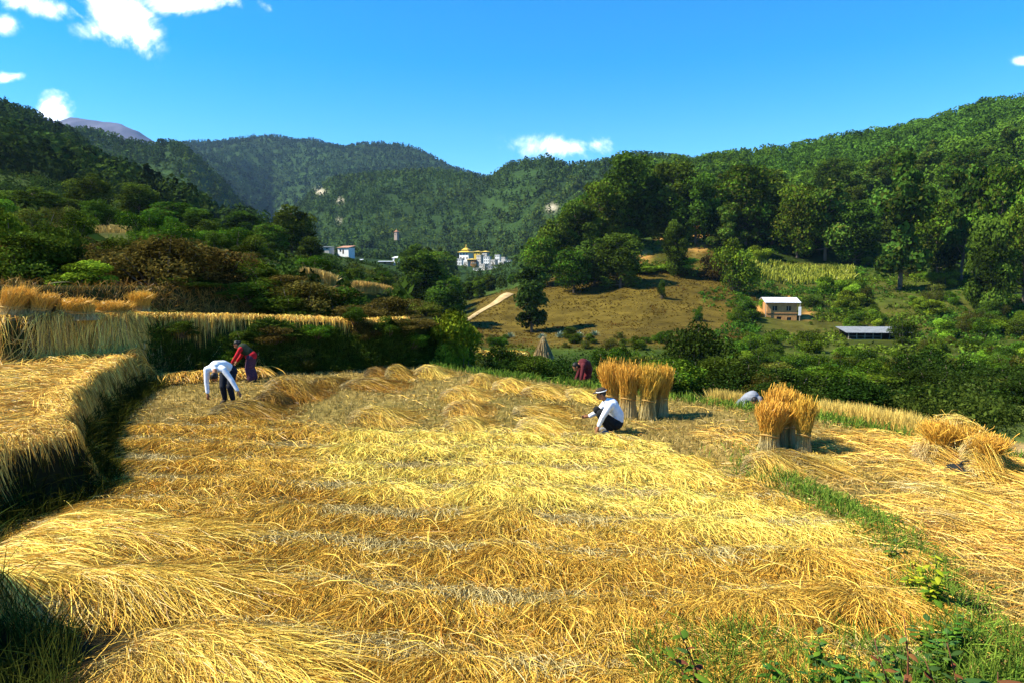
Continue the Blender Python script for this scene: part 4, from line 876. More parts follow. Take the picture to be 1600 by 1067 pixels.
for i, (lab, px, top, w) in enumerate([
    ('straw sheaf cut by the left edge of the photo on the upper terrace', 4, 452, 40), ('ragged straw sheaf second from the left edge on the upper terrace', 32, 456, 36), ('low straw sheaf left of the dark gap on the upper terrace', 55, 462, 34),
    ('broad straw sheaf slumped right of the dark gap on the upper terrace', 96, 470, 44), ('low straw sheaf in the middle of the slumped row on the upper terrace', 128, 475, 40), ('short leaning straw sheaf below the bright green bush', 160, 474, 42), ('slumped straw sheaf left of the upright one on the upper terrace', 186, 478, 38),
    ('upright straw sheaf standing apart at the right end of the upper terrace row', 217, 458, 40)]):
    Y = float(np.interp(px, [0, 130, 217], [18.8, 19.7, 21.7])) + .1 * (i % 2); x = at(px, 430, Y)[0]; z = g1(x, Y); sheaf(lab, x, Y, (at(px, top - (3 if i < 7 else 0), Y)[2] - z), w * Y / F * (1.15 if i < 7 else .85), 540 + i, GS, lean=((.35, -.3, .2, .5, -.35, .4, -.25, .02)[i], .22 if i < 7 else .02), z=z, n=900, earf=.5 if i < 7 else 1.3)
for i, (lab, px, base, w, h, ang, tone, ear, dark) in enumerate([
    ('dark orange heap of straw at the hands of the bending man in white', 385, 650, 118, 30, .05, .0, 1., .62),
    ('dark untidy heap of straw right of the one under the bending man', 424, 638, 60, 34, -.1, .1, .7, .42),
    ('big reddish straw heap right of the woman in red, tallest of the heaps', 455, 622, 86, 50, -.1, .05, 1., .72),
    ('flat dark straw bundle just right of the big reddish heap', 512, 604, 50, 24, -.2, .1, .8, .55),
    ('long reddish straw bundle lying in the back row of the stubble', 578, 607, 92, 24, -.05, .05, .9, .65),
    ('small dark straw bundle at the back below the brown bush', 586, 588, 36, 20, .1, .1, .8, .5),
    ('rounded straw bundle at the back left of the pale one', 622, 590, 44, 28, .15, .3, .7, .8),
    ('pale straw bundle farthest back beside the bright green bush', 672, 588, 48, 24, -.15, .9, .2, 1.0),
    ('pale straw bundle in front of the hedge right of the bright green bush', 754, 602, 42, 24, -.3, .9, .2, 1.0),
    ('broad golden straw bundle at the back edge left of the long straw line', 800, 610, 62, 28, -.1, .7, .4, 1.0),
    ('long golden straw bundle at the back edge in front of the person in dark red', 850, 618, 70, 28, -.2, .8, .3, 1.0),
    ('low pale straw bundle below the person in dark red', 908, 621, 50, 17, .0, .9, .2, 1.0),
    ('golden straw bundle at the top of the column of three in mid field', 722, 624, 70, 24, -.35, .8, .3, 1.0),
    ('golden straw bundle with dark underside, middle of the column of three', 727, 647, 66, 28, -.2, .6, .4, .95),
    ('pale straw bundle with a dark end, lowest of the column of three', 727, 672, 70, 26, -.1, .8, .2, .95),
    ('lone spread straw bundle between the big heap and the column of three', 592, 658, 92, 34, -.15, .8, .35, .95),
    ('flat brownish straw swath right of the column of three', 845, 646, 90, 18, -.05, .3, .6, .8),
    ('golden straw bundle left of the squatting man', 848, 673, 86, 30, -.15, .9, .25, 1.0),
    ('small dark straw heap at the foot of the leaning sheaves', 1258, 732, 46, 30, .3, .3, .6, .6),
    ('loose golden straw spilling left of the leaning sheaves', 1205, 742, 80, 34, -.5, .9, .2, 1.0),
    ('thin swath of straw right of the foot of the leaning sheaves', 1292, 728, 60, 16, .0, .6, .4, .85),
    ('flattened straw swath in front of the straw stack on the right', 1480, 778, 120, 26, .15, .7, .4, .95),
    ('brown straw swath lying across the right field', 1490, 820, 110, 24, -.1, .3, .6, .8),
]): bundle(lab, px, base, w, h, 560 + i, ang, tone, ear, dark=dark)
# the loose straw stack at the right
GS = 'sheaves slumped into the loose straw stack'
for i, (lab, px, base, top, w, ln) in enumerate([
    ('left sheaf slumped into the loose straw stack by the right edge', 1478, 726, 656, 42, (-.05, .1)), ('middle sheaf of the loose straw stack, its ears pointing right', 1505, 728, 662, 44, (.15, .1)),
    ('right sheaf of the loose straw stack with a dark hollow under it', 1536, 742, 676, 42, (.22, -.05)), ('back sheaf of the loose straw stack near the lower field', 1520, 716, 676, 38, (.2, .2))]):
    p = on(px, base, 0); sheaf(lab, p[0], p[1] + .1, (base - top) * p[1] / F * .9, w * p[1] / F * 1.05, 600 + i, GS, lean=ln, earf=1.6, rag=.5)
for i, (lab, px, base, w, h, ang) in enumerate([
    ('straw bundle fallen at the left foot of the loose straw stack', 1472, 726, 66, 56, -.2), ('upper bundle thrown over the middle of the loose straw stack', 1502, 722, 84, 104, .1), ('bundle slumping down the right side of the loose straw stack', 1542, 738, 62, 84, -.6), ('front bundle of the loose straw stack by the black bag', 1532, 744, 66, 36, .2)]):
    bundle(lab, px, base, w, h, 610 + i, ang, .5, .55, 'bundles of the loose straw stack')
def haystack():
    x = at(849, 430, 62)[0]; z = g1(x, 62); g = np.random.default_rng(77); h = at(849, 526, 62)[2] - z; n = 2200; w = 2.2
    a = g.uniform(0, 6.28, n)[:, None]; t = np.linspace(0, 1, 5)[None]; f0 = g.random((n, 1)) ** .7; v = 1 - (f0 * .8 + t * .3); v = np.clip(v, 0, 1); r = (1 - v) ** .8 * w * .5 * (1 + .08 * g.normal(size=(n, 1))) + .05
    P = np.stack([np.cos(a) * r, np.sin(a) * r, v * h + .04], -1); A = Acc(); A.add(*ribbons(P, np.full((n, 5), .05), np.array([.40, .30, .13]) * g.uniform(.5, 1.3, (n, 1, 1)) * np.ones((n, 5, 1)), g))
    zz = np.linspace(0, h * .98, 8); V, Fq = tube([(0, 0, q) for q in zz], w * .49 * (1 - zz / h) ** .8 + .02, 14); A.add(V, Fq, np.array([.22, .16, .07]))
    o = obj('haystack', A.mesh('haystack'), M_STRAW, None, (x, 62, z)); tag(o, 'grey brown conical haystack on the valley terrace by the lone tree', 'haystack')
    pole = Acc(); V, Fq = tube([(0, 0, h * .9), (0, 0, h + .35)], [.04, .03], 6); pole.add(V, Fq, np.array([.2, .15, .1])); obj('pole', pole.mesh('pole'), M_BARK, o)
haystack()
def strip(name, label, cat, px0, py0, px1, py1, Y0, Y1, depth, h, n, w, c, seed, kind='stuff'):
    """a band of standing dry crop along the land between two picture columns"""
    g = np.random.default_rng(seed); u = g.random(n); Y = Y0 + (Y1 - Y0) * u + g.random(n) * depth; px = px0 + (px1 - px0) * u; x = (px - 800) / F / .995 * Y
    hh = h * g.uniform(.6, 1.15, n); cc = np.asarray(c) * g.uniform(.55, 1.3, (n, 1, 1)) * np.ones((n, 6, 1))
    A = Acc(); A.add(*standing(x, Y, hh, .3, w, cc, g)); o = obj(name, A.mesh(name), M_STRAW); tag(o, label, cat, kind=kind)
strip('ripe_rice', 'narrow strip of ripe rice standing at the right end of the terrace bushes', 'crop', 555, 0, 612, 0, 29.4, 30.6, .7, .42, 2600, .03, (.55, .36, .09), 1)
strip('ripe_rice', 'strip of dry crop among the bushes below the white house', 'crop', 476, 0, 525, 0, 36, 36, 1.5, .7, 2400, .04, (.42, .30, .08), 2)
strip('ripe_rice', 'golden strip of standing rice along the far side of the right field', 'crop', 1285, 0, 1445, 0, 16.3, 14.3, 1.0, 1.02, 12000, .012, (.60, .42, .10), 3)
strip('ripe_rice', 'short golden rice strip at the field edge left of the leaning sheaves', 'crop', 1115, 0, 1172, 0, 17.9, 17.2, .7, 1.0, 4000, .013, (.60, .42, .10), 4)
strip('maize_patch', 'yellow green maize patch on the slope above the small hut', 'crop', 1165, 0, 1330, 0, 154, 150, 9, 1.5, 3600, .16, (.26, .28, .03), 5)
strip('mustard_patch', 'bright yellow green strip of crop between the left hill trees', 'crop', 295, 0, 356, 0, 88, 82, 8, .8, 2600, .12, (.48, .46, .05), 6)
strip('dry_grass', 'strip of dry yellow grass under the left hill trees', 'grass', 95, 0, 240, 0, 60, 66, 14, .45, 4200, .05, (.40, .28, .07), 7)
def straw_line():
    x0 = at(737, 430, 75)[0]; x1 = at(818, 430, 75)[0]; n = 1500; g = np.random.default_rng(5); u = g.random(n); x = x0 + (x1 - x0) * u; y = 75 + g.normal(size=n) * .4
    A = Acc(); A.add(*lying(np.stack([x, y], -1), g.normal(size=n) * .3 + np.pi * (g.random(n) < .5), np.full(n, 1.0), 4, .15 + .55 * g.random(n), np.full(n, .09), straw_cols(n, 4, g.random(n) * .5, g.random(n)), g=g))
    o = obj('straw_pile', A.mesh('straw_pile'), M_STRAW); tag(o, 'long low golden straw pile on the valley terrace left of the lone tree', 'straw pile')
straw_line()

# ------------------------------------------------------------------ buildings
def boxm(A, x0, x1, y0, y1, z0, z1, c=(1, 1, 1)):
    V = [(x, y, z) for x in (x0, x1) for y in (y0, y1) for z in (z0, z1)]
    A.add(V, np.array([(0, 1, 3, 2), (4, 6, 7, 5), (0, 4, 5, 1), (2, 3, 7, 6), (0, 2, 6, 4), (1, 5, 7, 3)]), np.array(c)); return A
def bx(name, mat, parent, *b): A = Acc(); boxm(A, *b); return obj(name, A.mesh(name, False), mat, parent)
M_TIN = mat_plain('tin_roof', (.62, .64, .66), (.48, .50, .53), 1.2, .45, .1, .4, metallic=.0)
M_MUD = mat_plain('mud_wall', (.46, .24, .085), (.33, .17, .06), 2.5, .95, .5)
M_DARK = mat_plain('dark_timber', (.03, .022, .016), (.05, .035, .025), 8, .8)
M_BAMBOO = mat_plain('bamboo', (.38, .34, .26), (.26, .22, .16), 8, .7)
M_WHITE = mat_plain('white_plaster', (.78, .78, .77), (.66, .66, .64), 1.5, .85)
M_CONC = mat_plain('pale_concrete', (.46, .45, .43), (.36, .35, .33), 1.5, .9)
M_BRICK = mat_plain('brick_wall', (.42, .22, .14), (.34, .17, .11), 3, .9)
M_GOLD = mat_plain('gilded_roof', (.62, .44, .06), (.5, .34, .05), 3, .4)
M_GLASS = mat_plain('window_glass', (.03, .04, .05), (.05, .06, .07), 2, .15, spec=.6)
M_GREY = mat_plain('slate_roof', (.20, .22, .24), (.14, .15, .16), 2, .8)
def sloped(name, mat, parent, x0, x1, y0, y1, zf, zb, th=.09, corr=0.):
    """a roof sheet from the front edge (y0, zf) to the back edge (y1, zb), corrugated along the slope"""
    nx = max(2, int((x1 - x0) / .12) if corr else 2); X = np.linspace(x0, x1, nx); w = corr * np.cos(np.arange(nx) * np.pi)
    A = Acc(); V = []
    for dz in (0, -th):
        for (y, z) in ((y0, zf), (y1, zb)): V += [(X[i], y, z + dz + w[i]) for i in range(nx)]
    Fq = []
    for i in range(nx - 1):
        a, b, c, d = i, nx + i, 2 * nx + i, 3 * nx + i
        Fq += [(a, a + 1, b + 1, b), (c, d, d + 1, c + 1), (a, c, c + 1, a + 1), (b, b + 1, d + 1, d)]
    Fq += [(0, nx, 3 * nx, 2 * nx), (nx - 1, 3 * nx - 1, 4 * nx - 1, 2 * nx - 1)]; A.add(V, np.array(Fq), np.array([1., 1, 1])); return obj(name, A.mesh(name, False), mat, parent)
def hut():
    Y = 120; x = at(1224, 430, Y)[0]; z = at(1224, 508, Y)[2]; t = thing('farm_hut', 'small two storey ochre mud hut with a pale tin roof on the right slope', 'hut', (x, Y, z), -.16)
    w, d, h = 5.0, 4.0, 3.9; bx('foundation', M_CONC, t, -w / 2 - .3, w / 2 + .3, -.6, d + .2, -2.2, 0)
    A = Acc(); o = [(-.85, -.05, 0, 1.45), (.9, 1.6, .7, 1.35)]; o2 = [(-1.6, -.8, 2.5, 3.3), (.75, 1.5, 2.5, 3.3)]
    xs = sorted({-w / 2, w / 2, *[q for a in o + o2 for q in a[:2]]}); zs = sorted({0, h, *[q for a in o + o2 for q in a[2:]]})
    for i in range(len(xs) - 1):
        for j in range(len(zs) - 1):
            cx, cz = (xs[i] + xs[i + 1]) / 2, (zs[j] + zs[j + 1]) / 2
            if any(a[0] < cx < a[1] and a[2] < cz < a[3] for a in o + o2): continue
            boxm(A, xs[i], xs[i + 1], 0, .35, zs[j], zs[j + 1])
    boxm(A, -w / 2, -w / 2 + .35, .352, d, 0, h); boxm(A, w / 2 - .35, w / 2, .352, d, 0, h); boxm(A, -w / 2 + .352, w / 2 - .352, d - .35, d, 0, h + .3); obj('wall', A.mesh('wall', False), M_MUD, t)
    dr = bx('door', M_DARK, t, -.83, -.07, .18, .26, 0, 1.43); bx('handle', M_BAMBOO, dr, -.2, -.15, .12, .18, .68, .76)
    for a in [o[1]] + o2:
        fr = bx('window', M_DARK, t, a[0], a[1], .2, .26, a[2], a[3]); bx('frame', M_BAMBOO, fr, (a[0] + a[1]) / 2 - .04, (a[0] + a[1]) / 2 + .04, .14, .2, a[2], a[3])
    bx('floor_beam', M_DARK, t, -w / 2 - .05, w / 2 + .05, -.06, -.003, 1.86, 1.98)
    sloped('roof', M_TIN, t, -w / 2 - .5, w / 2 + .6, -.45, d * .72, h + .06, h + .85, .07, .02); sloped('roof', M_TIN, t, -w / 2 - .5, w / 2 + .6, d * .722, d + .6, h + .85, h + .4, .07, .02)
    for q in (-w / 2 - .3, w / 2 + .4): bx('porch_post', M_BAMBOO, t, q - .06, q + .06, -.42, -.3, -.6, h + .02)
    bx('side_panel', M_WHITE, t, w / 2 + .15, w / 2 + .6, -.45, -.38, 1.7, 3.2)
hut()
def shed():
    Y = 100; x = at(1376, 430, Y)[0]; z = at(1376, 536, Y)[2]; t = thing('livestock_shed', 'long low open shed with grey tin roof and dark inside on the right slope', 'shed', (x, Y, z), -.06)
    w, d = 8.4, 3.2; bx('floor', M_CONC, t, -w / 2, w / 2, 0, d, -2, .1); bx('back_wall', M_DARK, t, -w / 2, w / 2, d - .2, d, .102, 1.75); bx('side_wall', M_DARK, t, w / 2 - .15, w / 2, .3, d - .202, .102, 1.6)
    for i in range(8):
        q = -w / 2 + .1 + i * (w - .2) / 7; bx('post', M_BAMBOO, t, q - .05, q + .05, .02, .12, .1, 1.5)
    for zz in (.55, .95):
        for (a, b) in ((-w / 2 + .1, .6), (2.0, w / 2)): bx('rail', M_BAMBOO, t, a, b, -.03, .018, zz, zz + .06)
    sloped('roof', M_GREY, t, -w / 2 - .5, w / 2 + .4, -.6, d + .3, 1.55, 2.15, .06, .015)
shed()
def house(name, label, cat, px, base, Y, wpx, hpx, wall, roofm, floors=2, kind='flat', rz=0., group=None, nwin=3):
    x = at(px, 430, Y)[0]; z = at(px, base, Y)[2]; w = wpx * Y / F; h = hpx * Y / F; d = w * .8; t = thing(name, label, cat, (x, Y, z), rz, group)
    wh = h if kind == 'flat' else h * .72
    bx('wall', wall, t, -w / 2, w / 2, 0, d, -4, wh)
    if kind == 'flat': bx('roof', roofm, t, -w / 2 - .15, w / 2 + .15, -.15, d + .15, wh, wh + .05 * h + .1)
    elif kind == 'slope': sloped('roof', roofm, t, -w / 2 - .4, w / 2 + .4, -.5, d + .4, wh + .05, h, .1)
    else:
        for k in range(2 if kind == 'pagoda' else 1):
            s = 1 - .45 * k; zz = wh + k * h * .22; hh = (h - wh) * .8; A = Acc(); e = .3 * w * .5 * s
            V = [(-w / 2 * s - e, d / 2 - d / 2 * s - e, zz), (w / 2 * s + e, d / 2 - d / 2 * s - e, zz), (w / 2 * s + e, d / 2 + d / 2 * s + e, zz), (-w / 2 * s - e, d / 2 + d / 2 * s + e, zz), (-w * .12 * s, d / 2 - .1, zz + hh), (w * .12 * s, d / 2 - .1, zz + hh), (w * .12 * s, d / 2 + .1, zz + hh), (-w * .12 * s, d / 2 + .1, zz + hh)]
            A.add(V, np.array([(0, 1, 5, 4), (1, 2, 6, 5), (2, 3, 7, 6), (3, 0, 4, 7), (4, 5, 6, 7), (3, 2, 1, 0)]), np.array([1., 1, 1])); r = obj('roof', A.mesh('roof', False), roofm, t)
        if kind == 'pagoda':
            A = Acc(); V, Fq = tube([(0, d / 2, zz + hh - .1), (0, d / 2, zz + hh + .12 * h), (0, d / 2, zz + hh + .3 * h)], [.1 * w, .05 * w, .01 * w], 8); A.add(V, Fq, np.array([1., 1, 1])); obj('spire', A.mesh('spire'), M_GOLD, t)
    fh = wh / floors
    for f in range(floors):
        for i in range(nwin):
            if f == 0 and i == nwin // 2:
                bx('door', M_DARK, t, -.06 * w, .06 * w, -.06, .02, 0, fh * .72); continue
            c = (i + .5) / nwin * w - w / 2; bx('window', M_GLASS, t, c - w * .07, c + w * .07, -.05, .02, f * fh + fh * .32, f * fh + fh * .74)
    return t
house('house', 'white house with a dark tin roof standing alone left in the valley wood', 'house', 537, 397, 330, 20, 13, M_WHITE, M_BRICK, 1, 'slope', -.4, nwin=2)
house('house', 'small white house with a pale gable right of the lone white house', 'house', 618, 411, 340, 9, 10, M_WHITE, M_TIN, 2, 'slope', -.4, nwin=1)
house('shed', 'low grey shed left of the white house below the tall tree', 'shed', 505, 391, 330, 22, 6, M_CONC, M_GREY, 1, 'slope', -.2)
house('shed', 'long low tin roofed shed just below the white house', 'shed', 552, 412, 320, 24, 7, M_CONC, M_TIN, 1, 'slope', 0)
house('shed', 'low brown walled shed left of the small white gabled house', 'shed', 602, 413, 335, 20, 5, M_MUD, M_TIN, 1, 'slope', .1)
house('house', 'reddish house half hidden under the tall tree left of the white house', 'house', 475, 409, 280, 12, 13, M_BRICK, M_GREY, 2, 'slope', 0, nwin=2)
house('shrine', 'small pale shrine with tiered grey roof among trees on the left hill foot', 'shrine', 164, 322, 165, 9, 16, M_WHITE, M_GREY, 1, 'pagoda', 0, nwin=1)
house('shed', 'long grey roofed shed under the small shrine on the left hill foot', 'shed', 195, 338, 155, 30, 7, M_CONC, M_GREY, 1, 'slope', -.3)
house('hill_temple', 'reddish pointed temple standing on the wooded ridge above the valley', 'temple', 619, 368, 560, 6, 7, mat_plain('weathered_brick', (.34, .27, .23), (.27, .21, .18), 3, .9), M_BRICK, 2, 'pagoda', -.6, nwin=2)
house('temple', 'golden roofed temple at the left end of the town', 'temple', 725, 407, 520, 17, 17, M_WHITE, M_GOLD, 2, 'pagoda', -.5, nwin=3)
GH = 'houses of the valley town'
for i, (px, b, w, h, wl, rf, fl, k, lab) in enumerate([
    (735, 412, 12, 8, M_MUD, M_GOLD, 2, 'hip', 'low ochre house with a yellow roof directly right of the golden temple'), (745, 399, 10, 7, M_GOLD, M_GOLD, 1, 'hip', 'yellow roofed house highest in the middle of the town'),
    (757, 400, 9, 8, M_CONC, M_GOLD, 2, 'hip', 'pale house with a yellow roof right of the highest yellow roofed house'), (777, 408, 8, 9, M_WHITE, M_CONC, 2, 'flat', 'bright white flat roofed house at the upper right of the town'),
    (748, 412, 9, 12, M_CONC, M_CONC, 3, 'flat', 'three storey grey house in the middle of the town'), (760, 415, 10, 13, M_WHITE, M_CONC, 3, 'flat', 'three storey white house in the middle of the town'),
    (770, 417, 9, 10, M_CONC, M_CONC, 2, 'flat', 'two storey pale house below the bright white one'), (740, 420, 8, 8, M_MUD, M_CONC, 2, 'flat', 'ochre house at the lower left of the town'),
    (753, 426, 12, 12, M_CONC, M_CONC, 3, 'flat', 'wide grey house at the lower middle of the town'), (765, 428, 9, 11, M_CONC, M_CONC, 3, 'flat', 'narrow grey house at the bottom of the town'),
    (783, 418, 10, 8, M_CONC, M_TIN, 2, 'flat', 'grey house with a tin roof near the right end of the town'), (794, 416, 9, 9, M_WHITE, M_CONC, 2, 'flat', 'white house near the right end of the town'),
    (804, 418, 8, 8, M_BRICK, M_CONC, 2, 'flat', 'brick red house near the right end of the town'), (812, 416, 9, 6, M_WHITE, M_TIN, 1, 'slope', 'low white house at the far right end of the town'),
    (728, 418, 8, 8, M_CONC, M_CONC, 2, 'flat', 'pale house under the golden temple'), (718, 414, 8, 9, M_WHITE, M_CONC, 2, 'flat', 'white house at the lower left end of the town'), (786, 411, 8, 8, M_CONC, M_CONC, 2, 'flat', 'grey house right of the bright white one in the town'), (744, 430, 10, 10, M_WHITE, M_CONC, 3, 'flat', 'white three storey house lowest at the left of the town'), (799, 425, 9, 9, M_CONC, M_CONC, 2, 'flat', 'grey house lowest at the right of the town'), (776, 427, 8, 9, M_WHITE, M_CONC, 2, 'flat', 'white house at the lower right of the town')]):
    house('house', lab, 'house', px, b, 500 - (b - 400) * 4, w, h, wl, rf, fl, k, -.5 + .2 * math.sin(i * 3), GH, 3)
# dirt track climbing the left end of the brown slope
def track():
    n = 24; u = np.linspace(0, 1, n); px = 722 + 70 * u; Y = 118 + 24 * u + 3 * np.sin(u * 5); x = (px - 800) / F / .995 * Y; w = .3 + .65 * u
    P = np.stack([x, Y], -1); T = norm(np.gradient(P, axis=0)); N = np.stack([-T[:, 1], T[:, 0]], -1); V = []
    for q in np.linspace(-1, 1, 5):
        a = P + N * (q * w)[:, None] * 1.6; V.append(np.stack([a[:, 0], a[:, 1], ground(a[:, 0], a[:, 1]) + .12 + .25 * (1 - q * q)], -1))
    V = np.stack(V, 1).reshape(-1, 3); i = np.arange(n * 5).reshape(n, 5); A = Acc(); A.add(V, np.stack([i[:-1, :-1], i[:-1, 1:], i[1:, 1:], i[1:, :-1]], -1).reshape(-1, 4), np.array([1., 1, 1]))
    tag(obj('dirt_track', A.mesh('dirt_track'), mat_plain('pale_earth', (.44, .33, .16), (.30, .21, .09), .8, .95, .5)), 'pale dirt track climbing beside the brown slope', 'track', kind='structure')
track()

# ------------------------------------------------------------------ agaves, near plants, bag
M_AGAVE = mat_leafy('agave', .1, .05, .4, .01, .1)
def agave(label, px, Y, wpx, seed, group='agaves in the valley'):
    g = np.random.default_rng(seed); x = at(px, 430, Y)[0]; w = wpx * Y / F * .8; A = Acc(); n = 26
    for i in range(n):
        a = i * 2.4 + g.normal() * .1; e = .25 + 1.15 * i / n; L = w * .62 * g.uniform(.8, 1.1); dr = np.array([math.cos(a) * math.cos(e), math.sin(a) * math.cos(e), math.sin(e)]); sd = np.array([-math.sin(a), math.cos(a), 0]); up = np.cross(dr, sd) * -1
        t = np.linspace(0, 1, 6); C = dr[None] * (t * L)[:, None] - np.array([0, 0, 1]) * (.18 * L * t[:, None] ** 2) * (1 - i / n); ww = .075 * w * np.interp(t, [0, .15, .5, 1], [.8, 1, 1.1, .05])
        V = np.concatenate([C + sd * ww[:, None] + up * .02 * w, C - up * 0, C - sd * ww[:, None] + up * .02 * w]); F_ = []
        for k in range(5): F_ += [(k, k + 1, 7 + k, 6 + k), (6 + k, 7 + k, 13 + k, 12 + k)]
        A.add(V, np.array(F_), np.array([.13, .20, .14]) * g.uniform(.7, 1.3))
    o = obj('agave', A.mesh('agave'), M_AGAVE, None, (x, Y, g1(x, Y))); tag(o, label, 'agave', group)
for i, (px, Y, w, lab) in enumerate([(797, 100, 20, 'blue green agave left of the lone tree'), (847, 98, 20, 'blue green agave right at the foot of the lone tree'), (876, 97, 24, 'blue green agave right of the one by the lone tree'), (905, 96, 22, 'blue green agave in the middle of the bushes under the brown slope'), (930, 97, 20, 'agave at the right end of the bushes under the brown slope'), (1168, 84, 26, 'pale agave below the left corner of the hut'), (1182, 92, 26, 'pale agave beside the path left of the hut')]): agave(lab, px, Y, w, 700 + i)
M_STEM = mat_plain('red_stem', (.16, .05, .03), (.10, .04, .02), 30, .7)
def near_plant(name, label, px, py, Y, h, seed, nleaf, leaf, col, stemc=M_STEM, lean=0., branches=3, top=.95):
    """a broad-leaved weed: branching stem with alternating pointed leaves"""
    g = np.random.default_rng(seed); x = at(px, 430, Y)[0]; z = g1(x, Y); t = thing(name, label, 'plant', (x, Y, z)); S = Acc(); Lf = Acc()
    for b in range(branches):
        a = b * 2.2 + g.uniform(0, 1); hh = h * (1 - .22 * b) ; tip = np.array([lean * hh + .25 * hh * math.cos(a) * (b > 0), .18 * hh * math.sin(a) * (b > 0), hh]); ps = [tip * q + np.array([.04 * math.sin(q * 4 + b), .03 * math.cos(q * 5), 0]) * h for q in np.linspace(0, 1, 7)]
        ps[0] = np.array([0, 0, -.05]); V, Fq = tube(ps, np.linspace(.011, .003, 7) * h ** .5 * 1.1, 6); S.add(V, Fq, np.array([1., 1, 1]))
        for i in range(nleaf):
            f = .25 + (top - .25) * (i + g.random() * .5) / nleaf; p = np.array([np.interp(f * 6, range(7), [q[k] for q in ps]) for k in range(3)]); aa = i * 2.5 + b + g.normal() * .3; el = g.uniform(.0, .8); L = leaf * g.uniform(.6, 1.15)
            dr = np.array([math.cos(aa) * math.cos(el), math.sin(aa) * math.cos(el), math.sin(el)]); sd = np.array([-math.sin(aa), math.cos(aa), 0.]); nn = np.cross(dr, sd); tt = np.linspace(0, 1, 6); wd = L * .24 * np.sin(np.pi * np.clip(tt, .03, .98) ** .8)
            C = p[None] + dr[None] * (tt * L)[:, None] - np.array([0, 0, 1.]) * (.35 * L * tt[:, None] ** 2); V = np.concatenate([C + sd * wd[:, None] - nn * wd[:, None] * .35, C, C - sd * wd[:, None] - nn * wd[:, None] * .35]); F_ = []
            for k in range(5): F_ += [(k, k + 1, 7 + k, 6 + k), (6 + k, 7 + k, 13 + k, 12 + k)]
            Lf.add(V, np.array(F_), np.asarray(col[i % len(col)]) * g.uniform(.7, 1.3))
    obj('stem', S.mesh('stem'), stemc, t); obj('leaves', Lf.mesh('leaves'), M_LEAF, t)
M_GSTEM = mat_plain('green_stem', (.10, .14, .03), (.07, .10, .02), 30, .7)
GRN = [(.06, .15, .02), (.10, .20, .02), (.05, .12, .03), (.16, .07, .03)]; YEL = [(.36, .38, .02), (.42, .40, .03), (.12, .20, .02), (.28, .34, .02)]; RED = [(.16, .05, .025), (.08, .13, .03), (.05, .10, .025), (.20, .08, .03)]
near_plant('leafy_weed', 'leafy weed with red tips at the bottom edge in front of the straw', 1120, 1067, 4.75, .66, 801, 10, .13, GRN, lean=-.3)
near_plant('leafy_weed', 'dark red stemmed weed with upright tips at the bottom right', 1440, 1067, 4.5, .85, 802, 11, .11, RED, lean=.05)
near_plant('leafy_weed', 'dark reddish weed cut by the bottom edge right of the upright one', 1540, 1067, 4.4, .7, 803, 11, .11, RED, lean=-.1, branches=4)
near_plant('leafy_weed', 'broad green leaved weed cut by the bottom right corner', 1590, 1067, 4.4, .5, 804, 8, .2, GRN, lean=.15)
near_plant('leafy_weed', 'yellow leaved weed on the grassy bund at the lower right', 1490, 960, 6.1, .60, 805, 18, .12, YEL, M_GSTEM, .0, 5)
near_plant('leafy_weed', 'smaller yellow leaved weed left of the larger one on the bund', 1452, 930, 6.5, .38, 806, 10, .09, YEL, M_GSTEM, .1, 4)
near_plant('leafy_weed', 'small green weed growing on the bund above the yellow leaved ones', 1420, 880, 7.2, .3, 807, 9, .09, GRN[:3], M_GSTEM, .1, 4)
near_plant('leafy_weed', 'low green weed in the grass at the bottom edge left of the red stemmed one', 1345, 1067, 4.9, .36, 808, 10, .11, GRN[:3], M_GSTEM, .0, 4)
near_plant('leafy_weed', 'low green weed among dry grass at the bottom edge by the leafy red tipped one', 1235, 1067, 4.95, .28, 809, 10, .10, GRN[:3], M_GSTEM, .0, 4)
for i in range(16):
    px = rng.uniform(1290, 1600); near_plant('leafy_weed', 'small broad leaved weed in the green corner at the bottom right', px, 1067, rng.uniform(4.5, 5.2) + max(0, (px - 1420) / 250), rng.uniform(.22, .42), 820 + i, 9, rng.uniform(.07, .12), GRN[:3], M_GSTEM, rng.uniform(-.2, .2), 4)
for o in bpy.data.objects:
    if o.get('label') == 'small broad leaved weed in the green corner at the bottom right': o['group'] = 'low weeds in the bottom right corner'
def bag():
    p = on(1506, 742, 0); g = np.random.default_rng(3); s, r = np.meshgrid(np.linspace(0, 6.283, 25)[:-1], np.linspace(0, np.pi * .62, 10)); k = 1 + .12 * np.sin(s * 3 + 1) + .07 * np.sin(s * 7 + r * 5)
    V = np.stack([np.cos(s) * np.sin(r) * .31 * k, np.sin(s) * np.sin(r) * .2 * k, .02 + np.cos(r) * .13 * (1 + .2 * np.sin(s * 2 + r * 4)) + .03], -1).reshape(-1, 3); i = np.arange(240).reshape(10, 24); j = np.roll(i, -1, 1); A = Acc(); A.add(V, np.stack([i[:-1], j[:-1], j[1:], i[1:]], -1).reshape(-1, 4), np.array([1., 1, 1]))
    o = obj('cloth_bag', A.mesh('cloth_bag'), mat_plain('black_cloth', (.006, .009, .009), (.014, .018, .017), 14, .8, .5), None, (p[0], p[1], g1(p[0], p[1]))); tag(o, 'black cloth bag lying in front of the loose straw stack', 'bag')
    B = Acc(); V, Fq = tube([(-.1, 0, .15), (-.06, -.03, .24), (.04, -.03, .25), (.1, 0, .15)], [.014] * 4, 6); B.add(V, Fq, np.array([1., 1, 1])); obj('strap', B.mesh('strap'), o.data.materials[0], o)
bag()

